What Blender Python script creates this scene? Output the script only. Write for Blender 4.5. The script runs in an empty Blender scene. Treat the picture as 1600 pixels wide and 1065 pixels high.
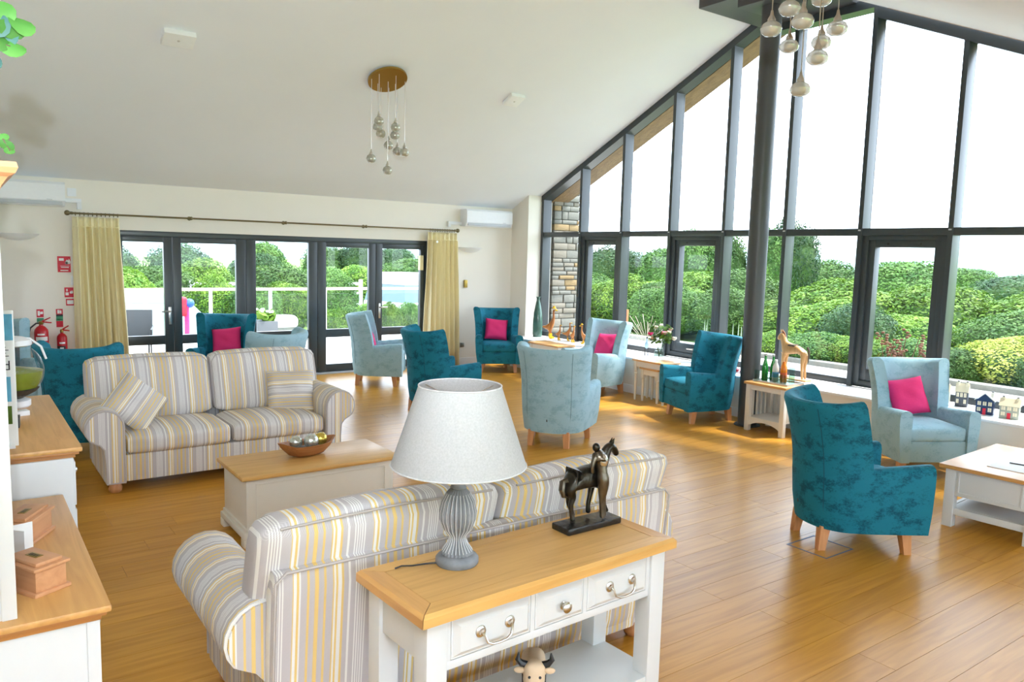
import bpy, bmesh, math, random
from mathutils import Vector, Matrix
random.seed(7)
PI = math.pi
SC = bpy.context.scene
COL = SC.collection

# ------------------------------------------------------------------ camera
F_PX = 1210.46
cam_d = bpy.data.cameras.new('camera')
cam_d.sensor_fit = 'HORIZONTAL'; cam_d.sensor_width = 36.0
cam_d.lens = F_PX / 1600.0 * 36.0
cam_d.clip_end = 500
cam = bpy.data.objects.new('camera', cam_d); COL.objects.link(cam)
def cam_matrix(yaw, pitch, roll, loc):
    cy, sy = math.cos(yaw), math.sin(yaw)
    f0 = Vector((sy, cy, 0)); r0 = Vector((cy, -sy, 0)); u0 = Vector((0, 0, 1))
    f = f0*math.cos(pitch) - u0*math.sin(pitch); u = u0*math.cos(pitch) + f0*math.sin(pitch)
    r = r0*math.cos(roll) + u*math.sin(roll); uu = -r0*math.sin(roll) + u*math.cos(roll)
    m = Matrix.Identity(4)
    for i in range(3):
        m[i][0] = r[i]; m[i][1] = uu[i]; m[i][2] = -f[i]; m[i][3] = loc[i]
    return m
cam.matrix_world = cam_matrix(.625879, .111445, .0264758, (0, 0, 1.92))
SC.camera = cam
SC.view_settings.view_transform = 'Standard'; SC.view_settings.look = 'None'
SC.view_settings.gamma = 1.0; SC.view_settings.use_curve_mapping = False
SC.view_settings.exposure = 1.16
# ------------------------------------------------------------------ sky, sun, camera flash
wd = bpy.data.worlds.new('overcast_sky'); SC.world = wd; wd.use_nodes = True
wn = wd.node_tree; wn.nodes.clear()
_o = wn.nodes.new('ShaderNodeOutputWorld'); _b = wn.nodes.new('ShaderNodeBackground')
_b.inputs[0].default_value = (0.73, 0.855, 1.0, 1); _b.inputs[1].default_value = 3.3
wn.links.new(_b.outputs[0], _o.inputs[0])
sun_d = bpy.data.lights.new('sun', 'SUN'); sun_d.energy = 4.0; sun_d.angle = math.radians(4); sun_d.color = (1.0, .97, .92)
sun = bpy.data.objects.new('sun', sun_d); COL.objects.link(sun)
def aim(o, d): o.rotation_euler = Vector(d).to_track_quat('-Z', 'Y').to_euler()
aim(sun, (-.50, .30, -1.05))
fl_d = bpy.data.lights.new('camera_flash', 'SPOT'); fl_d.energy = 500; fl_d.spot_size = math.radians(138); fl_d.spot_blend = 1.0
fl_d.shadow_soft_size = .018; fl_d.color = (.84, .93, 1.0)
flash = bpy.data.objects.new('camera_flash', fl_d); COL.objects.link(flash)
flash.location = (-.06, -.02, 2.24); aim(flash, (.30, .80, .72))
try:
    SC.cycles.use_denoising = True
    SC.cycles.max_bounces = 8; SC.cycles.diffuse_bounces = 5; SC.cycles.transparent_max_bounces = 16
    SC.cycles.caustics_reflective = False; SC.cycles.caustics_refractive = False
    SC.cycles.sample_clamp_indirect = 6.0
except Exception: pass

# ------------------------------------------------------------------ materials
def new_mat(name):
    m = bpy.data.materials.new(name); m.use_nodes = True
    nt = m.node_tree; b = nt.nodes['Principled BSDF']
    return m, nt, b
def N(nt, t, **kw):
    n = nt.nodes.new(t)
    for k, v in kw.items(): setattr(n, k, v)
    return n
def plain(name, col, rough=.5, metal=0, noise=0, scale=20, bump=0, spec=.5, sheen=0, trans=0, alpha=None, emit=None):
    m, nt, b = new_mat(name)
    b.inputs['Roughness'].default_value = rough; b.inputs['Metallic'].default_value = metal
    b.inputs['Specular IOR Level'].default_value = spec
    if sheen: b.inputs['Sheen Weight'].default_value = sheen; b.inputs['Sheen Roughness'].default_value = .4
    if trans: b.inputs['Transmission Weight'].default_value = trans
    tc = N(nt, 'ShaderNodeTexCoord')
    nz = N(nt, 'ShaderNodeTexNoise'); nz.inputs['Scale'].default_value = scale; nz.inputs['Detail'].default_value = 4
    nt.links.new(tc.outputs['Object'], nz.inputs['Vector'])
    mx = N(nt, 'ShaderNodeMix', data_type='RGBA')
    k = noise if noise else .03
    mx.inputs['A'].default_value = (*[max(0, c*(1-k)) for c in col], 1); mx.inputs['B'].default_value = (*[min(1, c*(1+k)) for c in col], 1)
    nt.links.new(nz.outputs['Fac'], mx.inputs['Factor']); nt.links.new(mx.outputs['Result'], b.inputs['Base Color'])
    if bump:
        bp = N(nt, 'ShaderNodeBump'); bp.inputs['Strength'].default_value = bump; bp.inputs['Distance'].default_value = .01
        nt.links.new(nz.outputs['Fac'], bp.inputs['Height']); nt.links.new(bp.outputs['Normal'], b.inputs['Normal'])
    if emit: b.inputs['Emission Color'].default_value = (*emit[:3], 1); b.inputs['Emission Strength'].default_value = emit[3]
    return m
def velvet(name, dark, light, scale=30):
    m, nt, b = new_mat(name)
    tc = N(nt, 'ShaderNodeTexCoord'); mp = N(nt, 'ShaderNodeMapping'); mp.inputs['Scale'].default_value = (1, 1, 1.5)
    n1 = N(nt, 'ShaderNodeTexNoise'); n1.inputs['Scale'].default_value = scale; n1.inputs['Detail'].default_value = 7; n1.inputs['Roughness'].default_value = .75
    n1.inputs['Distortion'].default_value = .6
    n2 = N(nt, 'ShaderNodeTexNoise'); n2.inputs['Scale'].default_value = 9; n2.inputs['Detail'].default_value = 3
    nt.links.new(tc.outputs['Object'], mp.inputs[0]); nt.links.new(mp.outputs[0], n1.inputs['Vector']); nt.links.new(mp.outputs[0], n2.inputs['Vector'])
    ad = N(nt, 'ShaderNodeMath', operation='ADD'); nt.links.new(n1.outputs['Fac'], ad.inputs[0]); nt.links.new(n2.outputs['Fac'], ad.inputs[1])
    cr = N(nt, 'ShaderNodeValToRGB'); cr.color_ramp.elements[0].position = .78; cr.color_ramp.elements[1].position = 1.12
    cr.color_ramp.elements[0].color = (*dark, 1); cr.color_ramp.elements[1].color = (*light, 1)
    mu = N(nt, 'ShaderNodeMath', operation='MULTIPLY'); mu.inputs[1].default_value = 1.0
    nt.links.new(ad.outputs[0], mu.inputs[0]); nt.links.new(mu.outputs[0], cr.inputs['Fac'])
    cr.color_ramp.elements[1].position = 1.0; cr.color_ramp.elements[0].position = .82
    nt.links.new(cr.outputs['Color'], b.inputs['Base Color'])
    b.inputs['Roughness'].default_value = .75; b.inputs['Sheen Weight'].default_value = .22; b.inputs['Sheen Roughness'].default_value = .3
    b.inputs['Sheen Tint'].default_value = (*[min(1, c*2.2+.1) for c in light], 1)
    b.inputs['Specular IOR Level'].default_value = .2
    return m
def wood(name, col, dark, axis='X', scale=6, rough=.35, ring=1.0, rnd=0.0, coat=0, spec=.5):
    """procedural grain stretched along one local axis"""
    m, nt, b = new_mat(name)
    tc = N(nt, 'ShaderNodeTexCoord'); mp = N(nt, 'ShaderNodeMapping')
    s = [scale*3.2]*3; s['XYZ'.index(axis)] = scale*.22; mp.inputs['Scale'].default_value = s
    oi = N(nt, 'ShaderNodeObjectInfo')
    ofs = N(nt, 'ShaderNodeVectorMath', operation='SCALE'); ofs.inputs[0].default_value = (7.3, 13.1, 5.7)
    nt.links.new(oi.outputs['Random'], ofs.inputs['Scale'])
    av = N(nt, 'ShaderNodeVectorMath', operation='ADD'); nt.links.new(tc.outputs['Object'], av.inputs[0]); nt.links.new(ofs.outputs[0], av.inputs[1])
    nt.links.new(av.outputs[0], mp.inputs[0])
    nz = N(nt, 'ShaderNodeTexNoise'); nz.inputs['Scale'].default_value = 1.0; nz.inputs['Detail'].default_value = 6; nz.inputs['Distortion'].default_value = ring
    nt.links.new(mp.outputs[0], nz.inputs['Vector'])
    cr = N(nt, 'ShaderNodeValToRGB'); cr.color_ramp.elements[0].position = .32; cr.color_ramp.elements[1].position = .62
    cr.color_ramp.elements[0].color = (*dark, 1); cr.color_ramp.elements[1].color = (*col, 1)
    nt.links.new(nz.outputs['Fac'], cr.inputs['Fac'])
    out = cr.outputs['Color']
    if rnd:
        hs = N(nt, 'ShaderNodeHueSaturation'); mr = N(nt, 'ShaderNodeMapRange'); mr.inputs['To Min'].default_value = 1-rnd; mr.inputs['To Max'].default_value = 1+rnd
        nt.links.new(oi.outputs['Random'], mr.inputs['Value']); nt.links.new(mr.outputs[0], hs.inputs['Value']); nt.links.new(out, hs.inputs['Color']); out = hs.outputs['Color']
    nt.links.new(out, b.inputs['Base Color']); b.inputs['Roughness'].default_value = rough
    b.inputs['Specular IOR Level'].default_value = spec
    if coat: b.inputs['Coat Weight'].default_value = coat; b.inputs['Coat Roughness'].default_value = .2
    return m
def stripes(name, axis='X', period=.30, ofs=0.0):
    m, nt, b = new_mat(name)
    tc = N(nt, 'ShaderNodeTexCoord'); sp = N(nt, 'ShaderNodeSeparateXYZ'); nt.links.new(tc.outputs['Object'], sp.inputs[0])
    a = N(nt, 'ShaderNodeMath', operation='MULTIPLY_ADD'); a.inputs[1].default_value = 1/period; a.inputs[2].default_value = 20+ofs
    nt.links.new(sp.outputs[axis], a.inputs[0])
    fr = N(nt, 'ShaderNodeMath', operation='FRACT'); nt.links.new(a.outputs[0], fr.inputs[0])
    cr = N(nt, 'ShaderNodeValToRGB'); r = cr.color_ramp; r.interpolation = 'CONSTANT'
    g = (.60, .565, .575, 1); w = (.92, .91, .88, 1); y = (.86, .63, .24, 1)
    st = [(0, g), (.05, w), (.064, g), (.080, w), (.094, g), (.11, w), (.124, g), (.14, w), (.154, g), (.17, w), (.184, g),
          (.25, w), (.275, g), (.335, y), (.362, w), (.41, y), (.43, w), (.455, y), (.47, g), (.55, y), (.575, g), (.64, y), (.685, g), (.75, y), (.775, g), (.85, w), (.87, y), (.895, w), (.93, y), (.945, g)]
    r.elements[0].position = 0; r.elements[0].color = g
    r.elements[1].position = st[1][0]; r.elements[1].color = st[1][1]
    for p, c in st[2:]:
        e = r.elements.new(p); e.color = c
    nt.links.new(fr.outputs[0], cr.inputs['Fac'])
    # twill relief + slight shade variation of the weave
    wv = N(nt, 'ShaderNodeTexWave'); wv.bands_direction = 'DIAGONAL'; wv.inputs['Scale'].default_value = 95; wv.inputs['Distortion'].default_value = .4
    nt.links.new(tc.outputs['Object'], wv.inputs['Vector'])
    mx = N(nt, 'ShaderNodeMix', data_type='RGBA', blend_type='MULTIPLY'); mx.inputs['Factor'].default_value = .22
    nt.links.new(cr.outputs['Color'], mx.inputs['A']); nt.links.new(wv.outputs['Color'], mx.inputs['B'])
    nt.links.new(mx.outputs['Result'], b.inputs['Base Color'])
    bp = N(nt, 'ShaderNodeBump'); bp.inputs['Strength'].default_value = .25; bp.inputs['Distance'].default_value = .002
    nt.links.new(wv.outputs['Fac'], bp.inputs['Height']); nt.links.new(bp.outputs['Normal'], b.inputs['Normal'])
    b.inputs['Roughness'].default_value = .9; b.inputs['Specular IOR Level'].default_value = .15
    return m
def glass_pane(name, tint=(1, 1, 1), refl=.06):
    m = bpy.data.materials.new(name); m.use_nodes = True; nt = m.node_tree; nt.nodes.clear()
    o = N(nt, 'ShaderNodeOutputMaterial'); t = N(nt, 'ShaderNodeBsdfTransparent'); t.inputs[0].default_value = (*tint, 1)
    g = N(nt, 'ShaderNodeBsdfGlossy'); g.inputs['Roughness'].default_value = .02
    lw = N(nt, 'ShaderNodeLayerWeight'); lw.inputs['Blend'].default_value = .5
    pw = N(nt, 'ShaderNodeMath', operation='POWER'); pw.inputs[1].default_value = 5; nt.links.new(lw.outputs['Facing'], pw.inputs[0])
    fr = N(nt, 'ShaderNodeMath', operation='MULTIPLY_ADD'); fr.inputs[1].default_value = .55; fr.inputs[2].default_value = refl*.25; nt.links.new(pw.outputs[0], fr.inputs[0])
    mx = N(nt, 'ShaderNodeMixShader'); nt.links.new(fr.outputs[0], mx.inputs[0]); nt.links.new(t.outputs[0], mx.inputs[1]); nt.links.new(g.outputs[0], mx.inputs[2])
    nt.links.new(mx.outputs[0], o.inputs[0]); return m
def leaf_mat(name, a, b_, trans=.25):
    m, nt, b = new_mat(name)
    oi = N(nt, 'ShaderNodeObjectInfo'); tc = N(nt, 'ShaderNodeTexCoord')
    nz = N(nt, 'ShaderNodeTexNoise'); nz.inputs['Scale'].default_value = 3.5; nz.inputs['Detail'].default_value = 5
    nt.links.new(tc.outputs['Object'], nz.inputs['Vector'])
    cr = N(nt, 'ShaderNodeValToRGB'); cr.color_ramp.elements[0].position = .35; cr.color_ramp.elements[1].position = .66
    cr.color_ramp.elements[0].color = (*a, 1); cr.color_ramp.elements[1].color = (*b_, 1)
    nt.links.new(nz.outputs['Fac'], cr.inputs['Fac'])
    hs = N(nt, 'ShaderNodeHueSaturation'); mr = N(nt, 'ShaderNodeMapRange'); mr.inputs['To Min'].default_value = .7; mr.inputs['To Max'].default_value = 1.3
    nt.links.new(oi.outputs['Random'], mr.inputs['Value']); nt.links.new(mr.outputs[0], hs.inputs['Value']); nt.links.new(cr.outputs['Color'], hs.inputs['Color'])
    nt.links.new(hs.outputs['Color'], b.inputs['Base Color'])
    b.inputs['Roughness'].default_value = .6; b.inputs['Specular IOR Level'].default_value = .25
    tl = N(nt, 'ShaderNodeBsdfTranslucent'); nt.links.new(hs.outputs['Color'], tl.inputs[0])
    mx = N(nt, 'ShaderNodeMixShader'); mx.inputs[0].default_value = trans
    nt.links.new(b.outputs[0], mx.inputs[1]); nt.links.new(tl.outputs[0], mx.inputs[2])
    nt.links.new(mx.outputs[0], nt.nodes['Material Output'].inputs[0]); return m

M = {}
M['wall'] = plain('wall_paint', (.84, .795, .72), .8, noise=.02, scale=3)
M['ceiling'] = plain('ceiling_paint', (.82, .84, .895), .85, noise=.02, scale=2)
M['trimwhite'] = plain('white_gloss_paint', (.86, .87, .88), .35)
M['frame'] = plain('anthracite_frame', (.042, .052, .058), .30, noise=.05)
M['steel_post'] = plain('grey_steel_paint', (.06, .065, .072), .4)
M['glass'] = glass_pane('window_glass')
M['railglass'] = glass_pane('rail_glass', (.93, .97, .96))
M['floor'] = wood('oak_floor', (.58, .285, .042), (.46, .21, .026), 'X', 5, .30, 1.3, .05, 0, .22)
M['floor_gap'] = plain('floor_joint', (.16, .09, .03), .7)
M['oak'] = wood('oak_top', (.70, .41, .13), (.60, .33, .095), 'X', 7, .38, 1.2, .05, .1)
M['oak_y'] = wood('oak_top_lengthwise', (.68, .37, .12), (.56, .285, .085), 'Y', 7, .38, 1.4, .05, .15)
M['oak_dark'] = wood('oak_edge', (.50, .22, .06), (.38, .15, .04), 'X', 8, .4)
M['beech'] = wood('beech_leg', (.62, .30, .13), (.52, .235, .09), 'Z', 9, .4)
M['casket'] = wood('casket_wood', (.62, .32, .16), (.54, .26, .12), 'X', 8, .35)
M['white'] = plain('white_furniture_paint', (.70, .725, .74), .42, noise=.015)
M['cream'] = plain('cream_furniture_paint', (.74, .71, .64), .45, noise=.02)
M['teal'] = velvet('teal_crushed_velvet', (.003, .075, .12), (.010, .17, .25), 60)
M['lblue'] = velvet('light_blue_crushed_velvet', (.24, .41, .49), (.33, .51, .59), 50)
M['pink'] = plain('pink_cotton', (.74, .028, .17), .85, noise=.06, bump=.1, scale=60)
M['curtain'] = plain('straw_curtain_cloth', (.86, .77, .49), .9, noise=.05, scale=8)
M['bronze'] = plain('aged_bronze', (.20, .16, .09), .35, .9)
M['brass'] = plain('brass_plate', (.38, .26, .07), .3, 1.0)
M['nickel'] = plain('brushed_nickel', (.62, .60, .56), .28, 1.0)
M['plastic'] = plain('white_plastic', (.80, .82, .86), .4)
M['plasticgrey'] = plain('grey_plastic', (.5, .53, .58), .5)
M['black'] = plain('black_plastic', (.012, .012, .014), .4)
M['red'] = plain('extinguisher_red', (.50, .008, .018), .3)
M['signred'] = plain('sign_red', (.62, .01, .035), .5)
M['signgreen'] = plain('sign_green', (.03, .25, .12), .5)
M['paper'] = plain('white_paper', (.85, .86, .86), .7)
M['ink'] = plain('dark_ink', (.03, .03, .04), .7)
M['blueprint'] = plain('blue_print', (.10, .38, .58), .6, noise=.5, scale=14)
M['shade'] = plain('grey_linen_shade', (.46, .465, .475), .95, noise=.22, scale=160)
M['lampgrey'] = plain('distressed_grey_wood', (.20, .21, .23), .6, noise=.6, scale=18, bump=.3)
M['lamprub'] = plain('rubbed_white_paint', (.62, .63, .65), .7, noise=.3, scale=40)
M['bronze_dark'] = plain('dark_bronze_cast', (.045, .04, .032), .28, .85, noise=.9, scale=26, bump=.5)
M['bronze_mid'] = plain('rubbed_bronze_cast', (.12, .10, .075), .3, .9, noise=.8, scale=22, bump=.4)
M['bronze_light'] = plain('silvered_bronze_cast', (.55, .53, .47), .25, .9, noise=.3, scale=30, bump=.2)
M['clear'] = glass_pane('clear_glass', (.94, .96, .95))
M['stone_a'] = plain('buff_limestone', (.21, .19, .15), .9, noise=.25, scale=9, bump=.5)
M['stone_b'] = plain('grey_limestone', (.18, .18, .155), .9, noise=.3, scale=9, bump=.5)
M['stone_c'] = plain('ochre_stone', (.27, .19, .09), .9, noise=.3, scale=9, bump=.5)
M['mortar'] = plain('lime_mortar', (.17, .16, .14), .95)
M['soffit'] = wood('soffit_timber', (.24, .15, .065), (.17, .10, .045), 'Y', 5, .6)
M['glulam'] = wood('glulam_timber', (.50, .23, .065), (.38, .16, .045), 'X', 5, .5)
M['paving'] = plain('pale_paving', (.50, .49, .46), .9, noise=.08, scale=5)
M['grass'] = plain('lawn_grass', (.16, .30, .05), .95, noise=.4, scale=2)
M['handrail'] = wood('larch_handrail', (.78, .66, .48), (.66, .54, .36), 'X', 4, .6)
M['inox'] = plain('stainless_post', (.7, .7, .68), .3, .8)
M['leafA'] = leaf_mat('leaf_bright', (.045, .125, .011), (.18, .29, .035))
M['leafB'] = leaf_mat('leaf_mid', (.03, .09, .018), (.115, .215, .045))
M['leafC'] = leaf_mat('leaf_dark', (.017, .055, .02), (.06, .125, .04))
M['leafY'] = leaf_mat('leaf_golden', (.20, .28, .03), (.50, .50, .11))
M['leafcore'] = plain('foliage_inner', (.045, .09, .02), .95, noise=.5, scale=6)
M['bark'] = plain('bark', (.10, .075, .05), .95, noise=.4, scale=8)

# ------------------------------------------------------------------ mesh helpers
class MB:
    def __init__(s): s.v = []; s.f = []
    def add(s, vs, fs, T=None):
        o = len(s.v)
        s.v += [tuple(T @ Vector(p)) if T else tuple(p) for p in vs]
        s.f += [tuple(o+i for i in f) for f in fs]; return s
    def box(s, x0, x1, y0, y1, z0, z1, ch=0.0, T=None):
        """box, chamfered on every edge when ch > 0"""
        if ch <= 0:
            vs = [(x, y, z) for z in (z0, z1) for y in (y0, y1) for x in (x0, x1)]
            return s.add(vs, [(0, 2, 3, 1), (4, 5, 7, 6), (0, 1, 5, 4), (2, 6, 7, 3), (0, 4, 6, 2), (1, 3, 7, 5)], T)
        bm = bmesh.new(); bmesh.ops.create_cube(bm, size=1)
        for v in bm.verts: v.co = Vector(((x0+x1)/2+v.co.x*(x1-x0), (y0+y1)/2+v.co.y*(y1-y0), (z0+z1)/2+v.co.z*(z1-z0)))
        bmesh.ops.bevel(bm, geom=bm.edges[:], offset=min(ch, .49*min(x1-x0, y1-y0, z1-z0)), segments=2, affect='EDGES', profile=.6)
        bm.verts.index_update(); s.add([v.co.copy() for v in bm.verts], [[v.index for v in f.verts] for f in bm.faces], T); bm.free(); return s
    def prism(s, poly, z0, z1, T=None):
        n = len(poly); vs = [(x, y, z0) for x, y in poly]+[(x, y, z1) for x, y in poly]
        return s.add(vs, [tuple(range(n))[::-1], tuple(range(n, 2*n))]+[(i, (i+1) % n, n+(i+1) % n, n+i) for i in range(n)], T)
    def lathe(s, prof, seg=24, T=None, flute=None, capb=True, capt=True):
        vs = []; n = len(prof)
        for j, (r, z) in enumerate(prof):
            for i in range(seg):
                a = 2*PI*i/seg; rr = r*(1+(flute[1]*abs(math.sin(a*flute[0]/2)) if flute and flute[2] <= j <= flute[3] else 0))
                vs.append((rr*math.cos(a), rr*math.sin(a), z))
        fs = [(j*seg+i, j*seg+(i+1) % seg, (j+1)*seg+(i+1) % seg, (j+1)*seg+i) for j in range(n-1) for i in range(seg)]
        if capb: fs.append(tuple(range(seg))[::-1])
        if capt: fs.append(tuple(range((n-1)*seg, n*seg)))
        return s.add(vs, fs, T)
    def tube(s, pts, rad, seg=8, T=None):
        pts = [Vector(p) for p in pts]; n = len(pts)
        rs = rad if isinstance(rad, (list, tuple)) else [rad]*n
        up = Vector((0, 0, 1)); vs = []; prev = None
        for i, p in enumerate(pts):
            d = (pts[min(i+1, n-1)]-pts[max(i-1, 0)]).normalized()
            if prev is None:
                a = d.cross(up if abs(d.z) < .95 else Vector((1, 0, 0))).normalized()
            else: a = (prev - d*prev.dot(d)).normalized()
            prev = a; b = d.cross(a)
            for k in range(seg):
                t = 2*PI*k/seg; vs.append(p + (a*math.cos(t)+b*math.sin(t))*rs[i])
        fs = [(j*seg+i, j*seg+(i+1) % seg, (j+1)*seg+(i+1) % seg, (j+1)*seg+i) for j in range(n-1) for i in range(seg)]
        fs += [tuple(range(seg))[::-1], tuple(range((n-1)*seg, n*seg))]
        return s.add(vs, fs, T)
    def ball(s, c, r, seg=12, rings=8, T=None):
        if not isinstance(r, (list, tuple)): r = (r, r, r)
        prof = [(math.sin(PI*j/rings), -math.cos(PI*j/rings)) for j in range(1, rings)]
        vs = [(c[0]+r[0]*p*math.cos(2*PI*i/seg), c[1]+r[1]*p*math.sin(2*PI*i/seg), c[2]+r[2]*z) for p, z in prof for i in range(seg)]
        b = len(vs); vs += [(c[0], c[1], c[2]-r[2]), (c[0], c[1], c[2]+r[2])]; n = rings-1
        fs = [(j*seg+i, j*seg+(i+1) % seg, (j+1)*seg+(i+1) % seg, (j+1)*seg+i) for j in range(n-1) for i in range(seg)]
        fs += [(b, (i+1) % seg, i) for i in range(seg)]+[(b+1, (n-1)*seg+i, (n-1)*seg+(i+1) % seg) for i in range(seg)]
        return s.add(vs, fs, T)
    def softbox(s, x0, x1, y0, y1, z0, z1, r=.05, bulge=(0, 0, 0), n=9, fn=None):
        """rounded, bulging upholstery block"""
        h = Vector(((x1-x0)/2, (y1-y0)/2, (z1-z0)/2)); c = Vector(((x0+x1)/2, (y0+y1)/2, (z0+z1)/2))
        bm = bmesh.new(); idx = {}
        def vert(p):
            k = tuple(round(q, 5) for q in p)
            if k not in idx: idx[k] = bm.verts.new(p)
            return idx[k]
        g = [-1+2*i/(n-1) for i in range(n)]
        for ax in range(3):
            for sg in (-1, 1):
                for i in range(n-1):
                    for j in range(n-1):
                        q = []
                        for (a, b) in ((i, j), (i+1, j), (i+1, j+1), (i, j+1)):
                            p = [0, 0, 0]; p[ax] = sg; p[(ax+1) % 3] = g[a]; p[(ax+2) % 3] = g[b]; q.append(vert(p))
                        if sg < 0: q.reverse()
                        bm.faces.new(q)
        bm.verts.index_update()
        vs = []
        for v in bm.verts:
            p = Vector(v.co); q = Vector([p[i]*h[i] for i in range(3)])
            inner = Vector([max(-(h[i]-r), min(h[i]-r, q[i])) for i in range(3)])
            d = q-inner
            if d.length > 1e-9: q = inner+d.normalized()*r*min(1, max(abs(d[i]) for i in range(3))/r)
            for i in range(3):
                a, b = p[(i+1) % 3], p[(i+2) % 3]
                q[i] += bulge[i]*p[i]*(1-a*a)*(1-b*b)
            q = q+c
            vs.append(fn(q) if fn else q)
        s.add(vs, [[v.index for v in f.verts] for f in bm.faces]); bm.free(); return s
    def mesh(s, name, mats, smooth=True, angle=40):
        me = bpy.data.meshes.new(name); me.from_pydata([tuple(p) for p in s.v], [], s.f)
        for m in (mats if isinstance(mats, list) else [mats]): me.materials.append(m)
        if smooth:
            me.polygons.foreach_set('use_smooth', [True]*len(me.polygons))
            try: me.set_sharp_from_angle(angle=math.radians(angle))
            except Exception: pass
        me.update(); return me
    def build(s, name, mat, parent=None, smooth=True, angle=40):
        o = bpy.data.objects.new(name, s.mesh(name, mat, smooth, angle)); COL.objects.link(o)
        if parent: o.parent = parent
        return o
def empty(name, loc=(0, 0, 0), rz=0):
    o = bpy.data.objects.new(name, None); o.empty_display_size = .1; COL.objects.link(o)
    o.location = loc; o.rotation_euler = (0, 0, rz); return o
def tag(o, label, cat, group=None):
    o['label'] = label; o['category'] = cat
    if group: o['group'] = group
    return o
def thing(name, label, cat, loc=(0, 0, 0), rz=0, group=None): return tag(empty(name, loc, rz), label, cat, group)
def struct(o, label=None, cat=None):
    o['kind'] = 'structure'
    if label: o['label'] = label
    if cat: o['category'] = cat
    return o
def copy_tree(o, parent=None):
    c = o.copy(); COL.objects.link(c); c.parent = parent
    for ch in list(o.children): copy_tree(ch, c)
    return c
def bx(name, mat, parent, x0, x1, y0, y1, z0, z1, ch=.004, smooth=True):
    return MB().box(x0, x1, y0, y1, z0, z1, ch).build(name, mat, parent, smooth)
def skin(name, mat, parent, pts, edges, levels=2):
    """continuous organic body: pts = [(x,y,z,r)], grown with Skin + Subdivision"""
    me = bpy.data.meshes.new(name); me.from_pydata([p[:3] for p in pts], edges, [])
    o = bpy.data.objects.new(name, me); COL.objects.link(o); o.parent = parent
    md = o.modifiers.new('skin', 'SKIN'); sv = me.skin_vertices[0].data
    for i, p in enumerate(pts): sv[i].radius = (p[3], p[4] if len(p) > 4 else p[3]); sv[i].use_root = (i == 0)
    md.use_smooth_shade = True
    sb = o.modifiers.new('sub', 'SUBSURF'); sb.levels = levels; sb.render_levels = levels
    me.materials.append(mat); return o
def text_mesh(name, txt, size, mat, parent, loc, rot, ext=.0006):
    cu = bpy.data.curves.new(name, 'FONT'); cu.body = txt; cu.size = size; cu.extrude = ext; cu.align_x = 'CENTER'
    t = bpy.data.objects.new(name+'_c', cu); COL.objects.link(t)
    dg = bpy.context.evaluated_depsgraph_get(); me = bpy.data.meshes.new_from_object(t.evaluated_get(dg))
    bpy.data.objects.remove(t); me.materials.clear(); me.materials.append(mat)
    o = bpy.data.objects.new(name, me); COL.objects.link(o); o.parent = parent; o.location = loc; o.rotation_euler = rot; return o

# ================================================================== SETTING
NY = 11.3                      # inner face of the north (door) wall
EX = 8.38                      # front of the gable glazing
def ceil_n(y): return 2.715+.4625*(NY-y)
def ceil_s(y): return 4.87-.45*(5.2-y)
def quad_prism(name, mat, poly_yz, x0, x1, parent=None, smooth=False):
    """polygon in the Y-Z plane extruded along X"""
    m = MB(); n = len(poly_yz)
    vs = [(x0, y, z) for y, z in poly_yz]+[(x1, y, z) for y, z in poly_yz]
    m.add(vs, [tuple(range(n)), tuple(range(n, 2*n))[::-1]]+[(i, n+i, n+(i+1) % n, (i+1) % n) for i in range(n)])
    o = m.build(name, mat, parent, smooth)
    bm = bmesh.new(); bm.from_mesh(o.data); bmesh.ops.recalc_face_normals(bm, faces=bm.faces); bm.to_mesh(o.data); bm.free()
    return o

# floor with single planks
floor = struct(MB().box(-3.1, 8.3, -3.3, 11.5, -.12, -.006).build('floor', M['floor_gap'], None, False), 'golden oak plank floor of the lounge', 'floor')
plank_me = MB().box(0, 1.6, 0, .188, -.006, 0).mesh('plank', M['floor'], False)
random.seed(3); npl = 0; rest = MB()
y = -3.2
while y < 11.25:
    x = -3.05-random.random()*1.6
    while x < 7.79:
        a, b = max(x, -3.05), min(x+1.6, 7.79)
        if b-a > .05:
            if y > 1.25 and b > 0.02 and npl < 300:
                a = max(a, -.28) if y > 2.3 else a
                o = bpy.data.objects.new('plank', plank_me); COL.objects.link(o); o.parent = floor
                o.location = (a, y, 0); o.scale = ((b-a-.002)/1.6, min(1, (11.3-y)/.19), 1); npl += 1
            elif y <= 2.3 or b > -.28:
                rest.box(max(a, -.28) if y > 2.3 else a, b-.002, y, min(y+.188, 11.3), -.006, 0)
        x += 1.6
    y += .19
o = rest.build('plank_field', M['floor'], floor, False); o['kind'] = 'stuff'

# walls
def wall(name, label, boxes, mat=None):
    m = MB()
    for b in boxes: m.box(*b)
    return struct(m.build(name, mat or M['wall'], None, False), label, 'wall')
DX0, DX1, DZ = 1.74, 6.40, 2.10
wall('wall_north', 'cream painted wall around the grey glazed doors', [(-.3, DX0, NY, NY+.3, 0, 2.95), (DX1, 8.6, NY, NY+.3, 0, 2.95), (DX0, DX1, NY, NY+.3, DZ, 2.95)])
wall('wall_east', 'cream low wall and corner reveal under the gable glazing', [(7.79, 8.6, .3, 10.82, 0, .48), (8.10, 8.62, 10.82, NY, 0, 3.2), (8.10, 8.62, -3.2, .3, 0, 3.0)])
wall('wall_west', 'cream painted side wall behind the dressers', [(-.5, -.3, 2.3, NY+.3, 0, 7.0), (-3.2, -.3, 2.3, 2.5, 0, 4), (-3.2, -3.0, -3.2, 2.3, 0, 4)])
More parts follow.
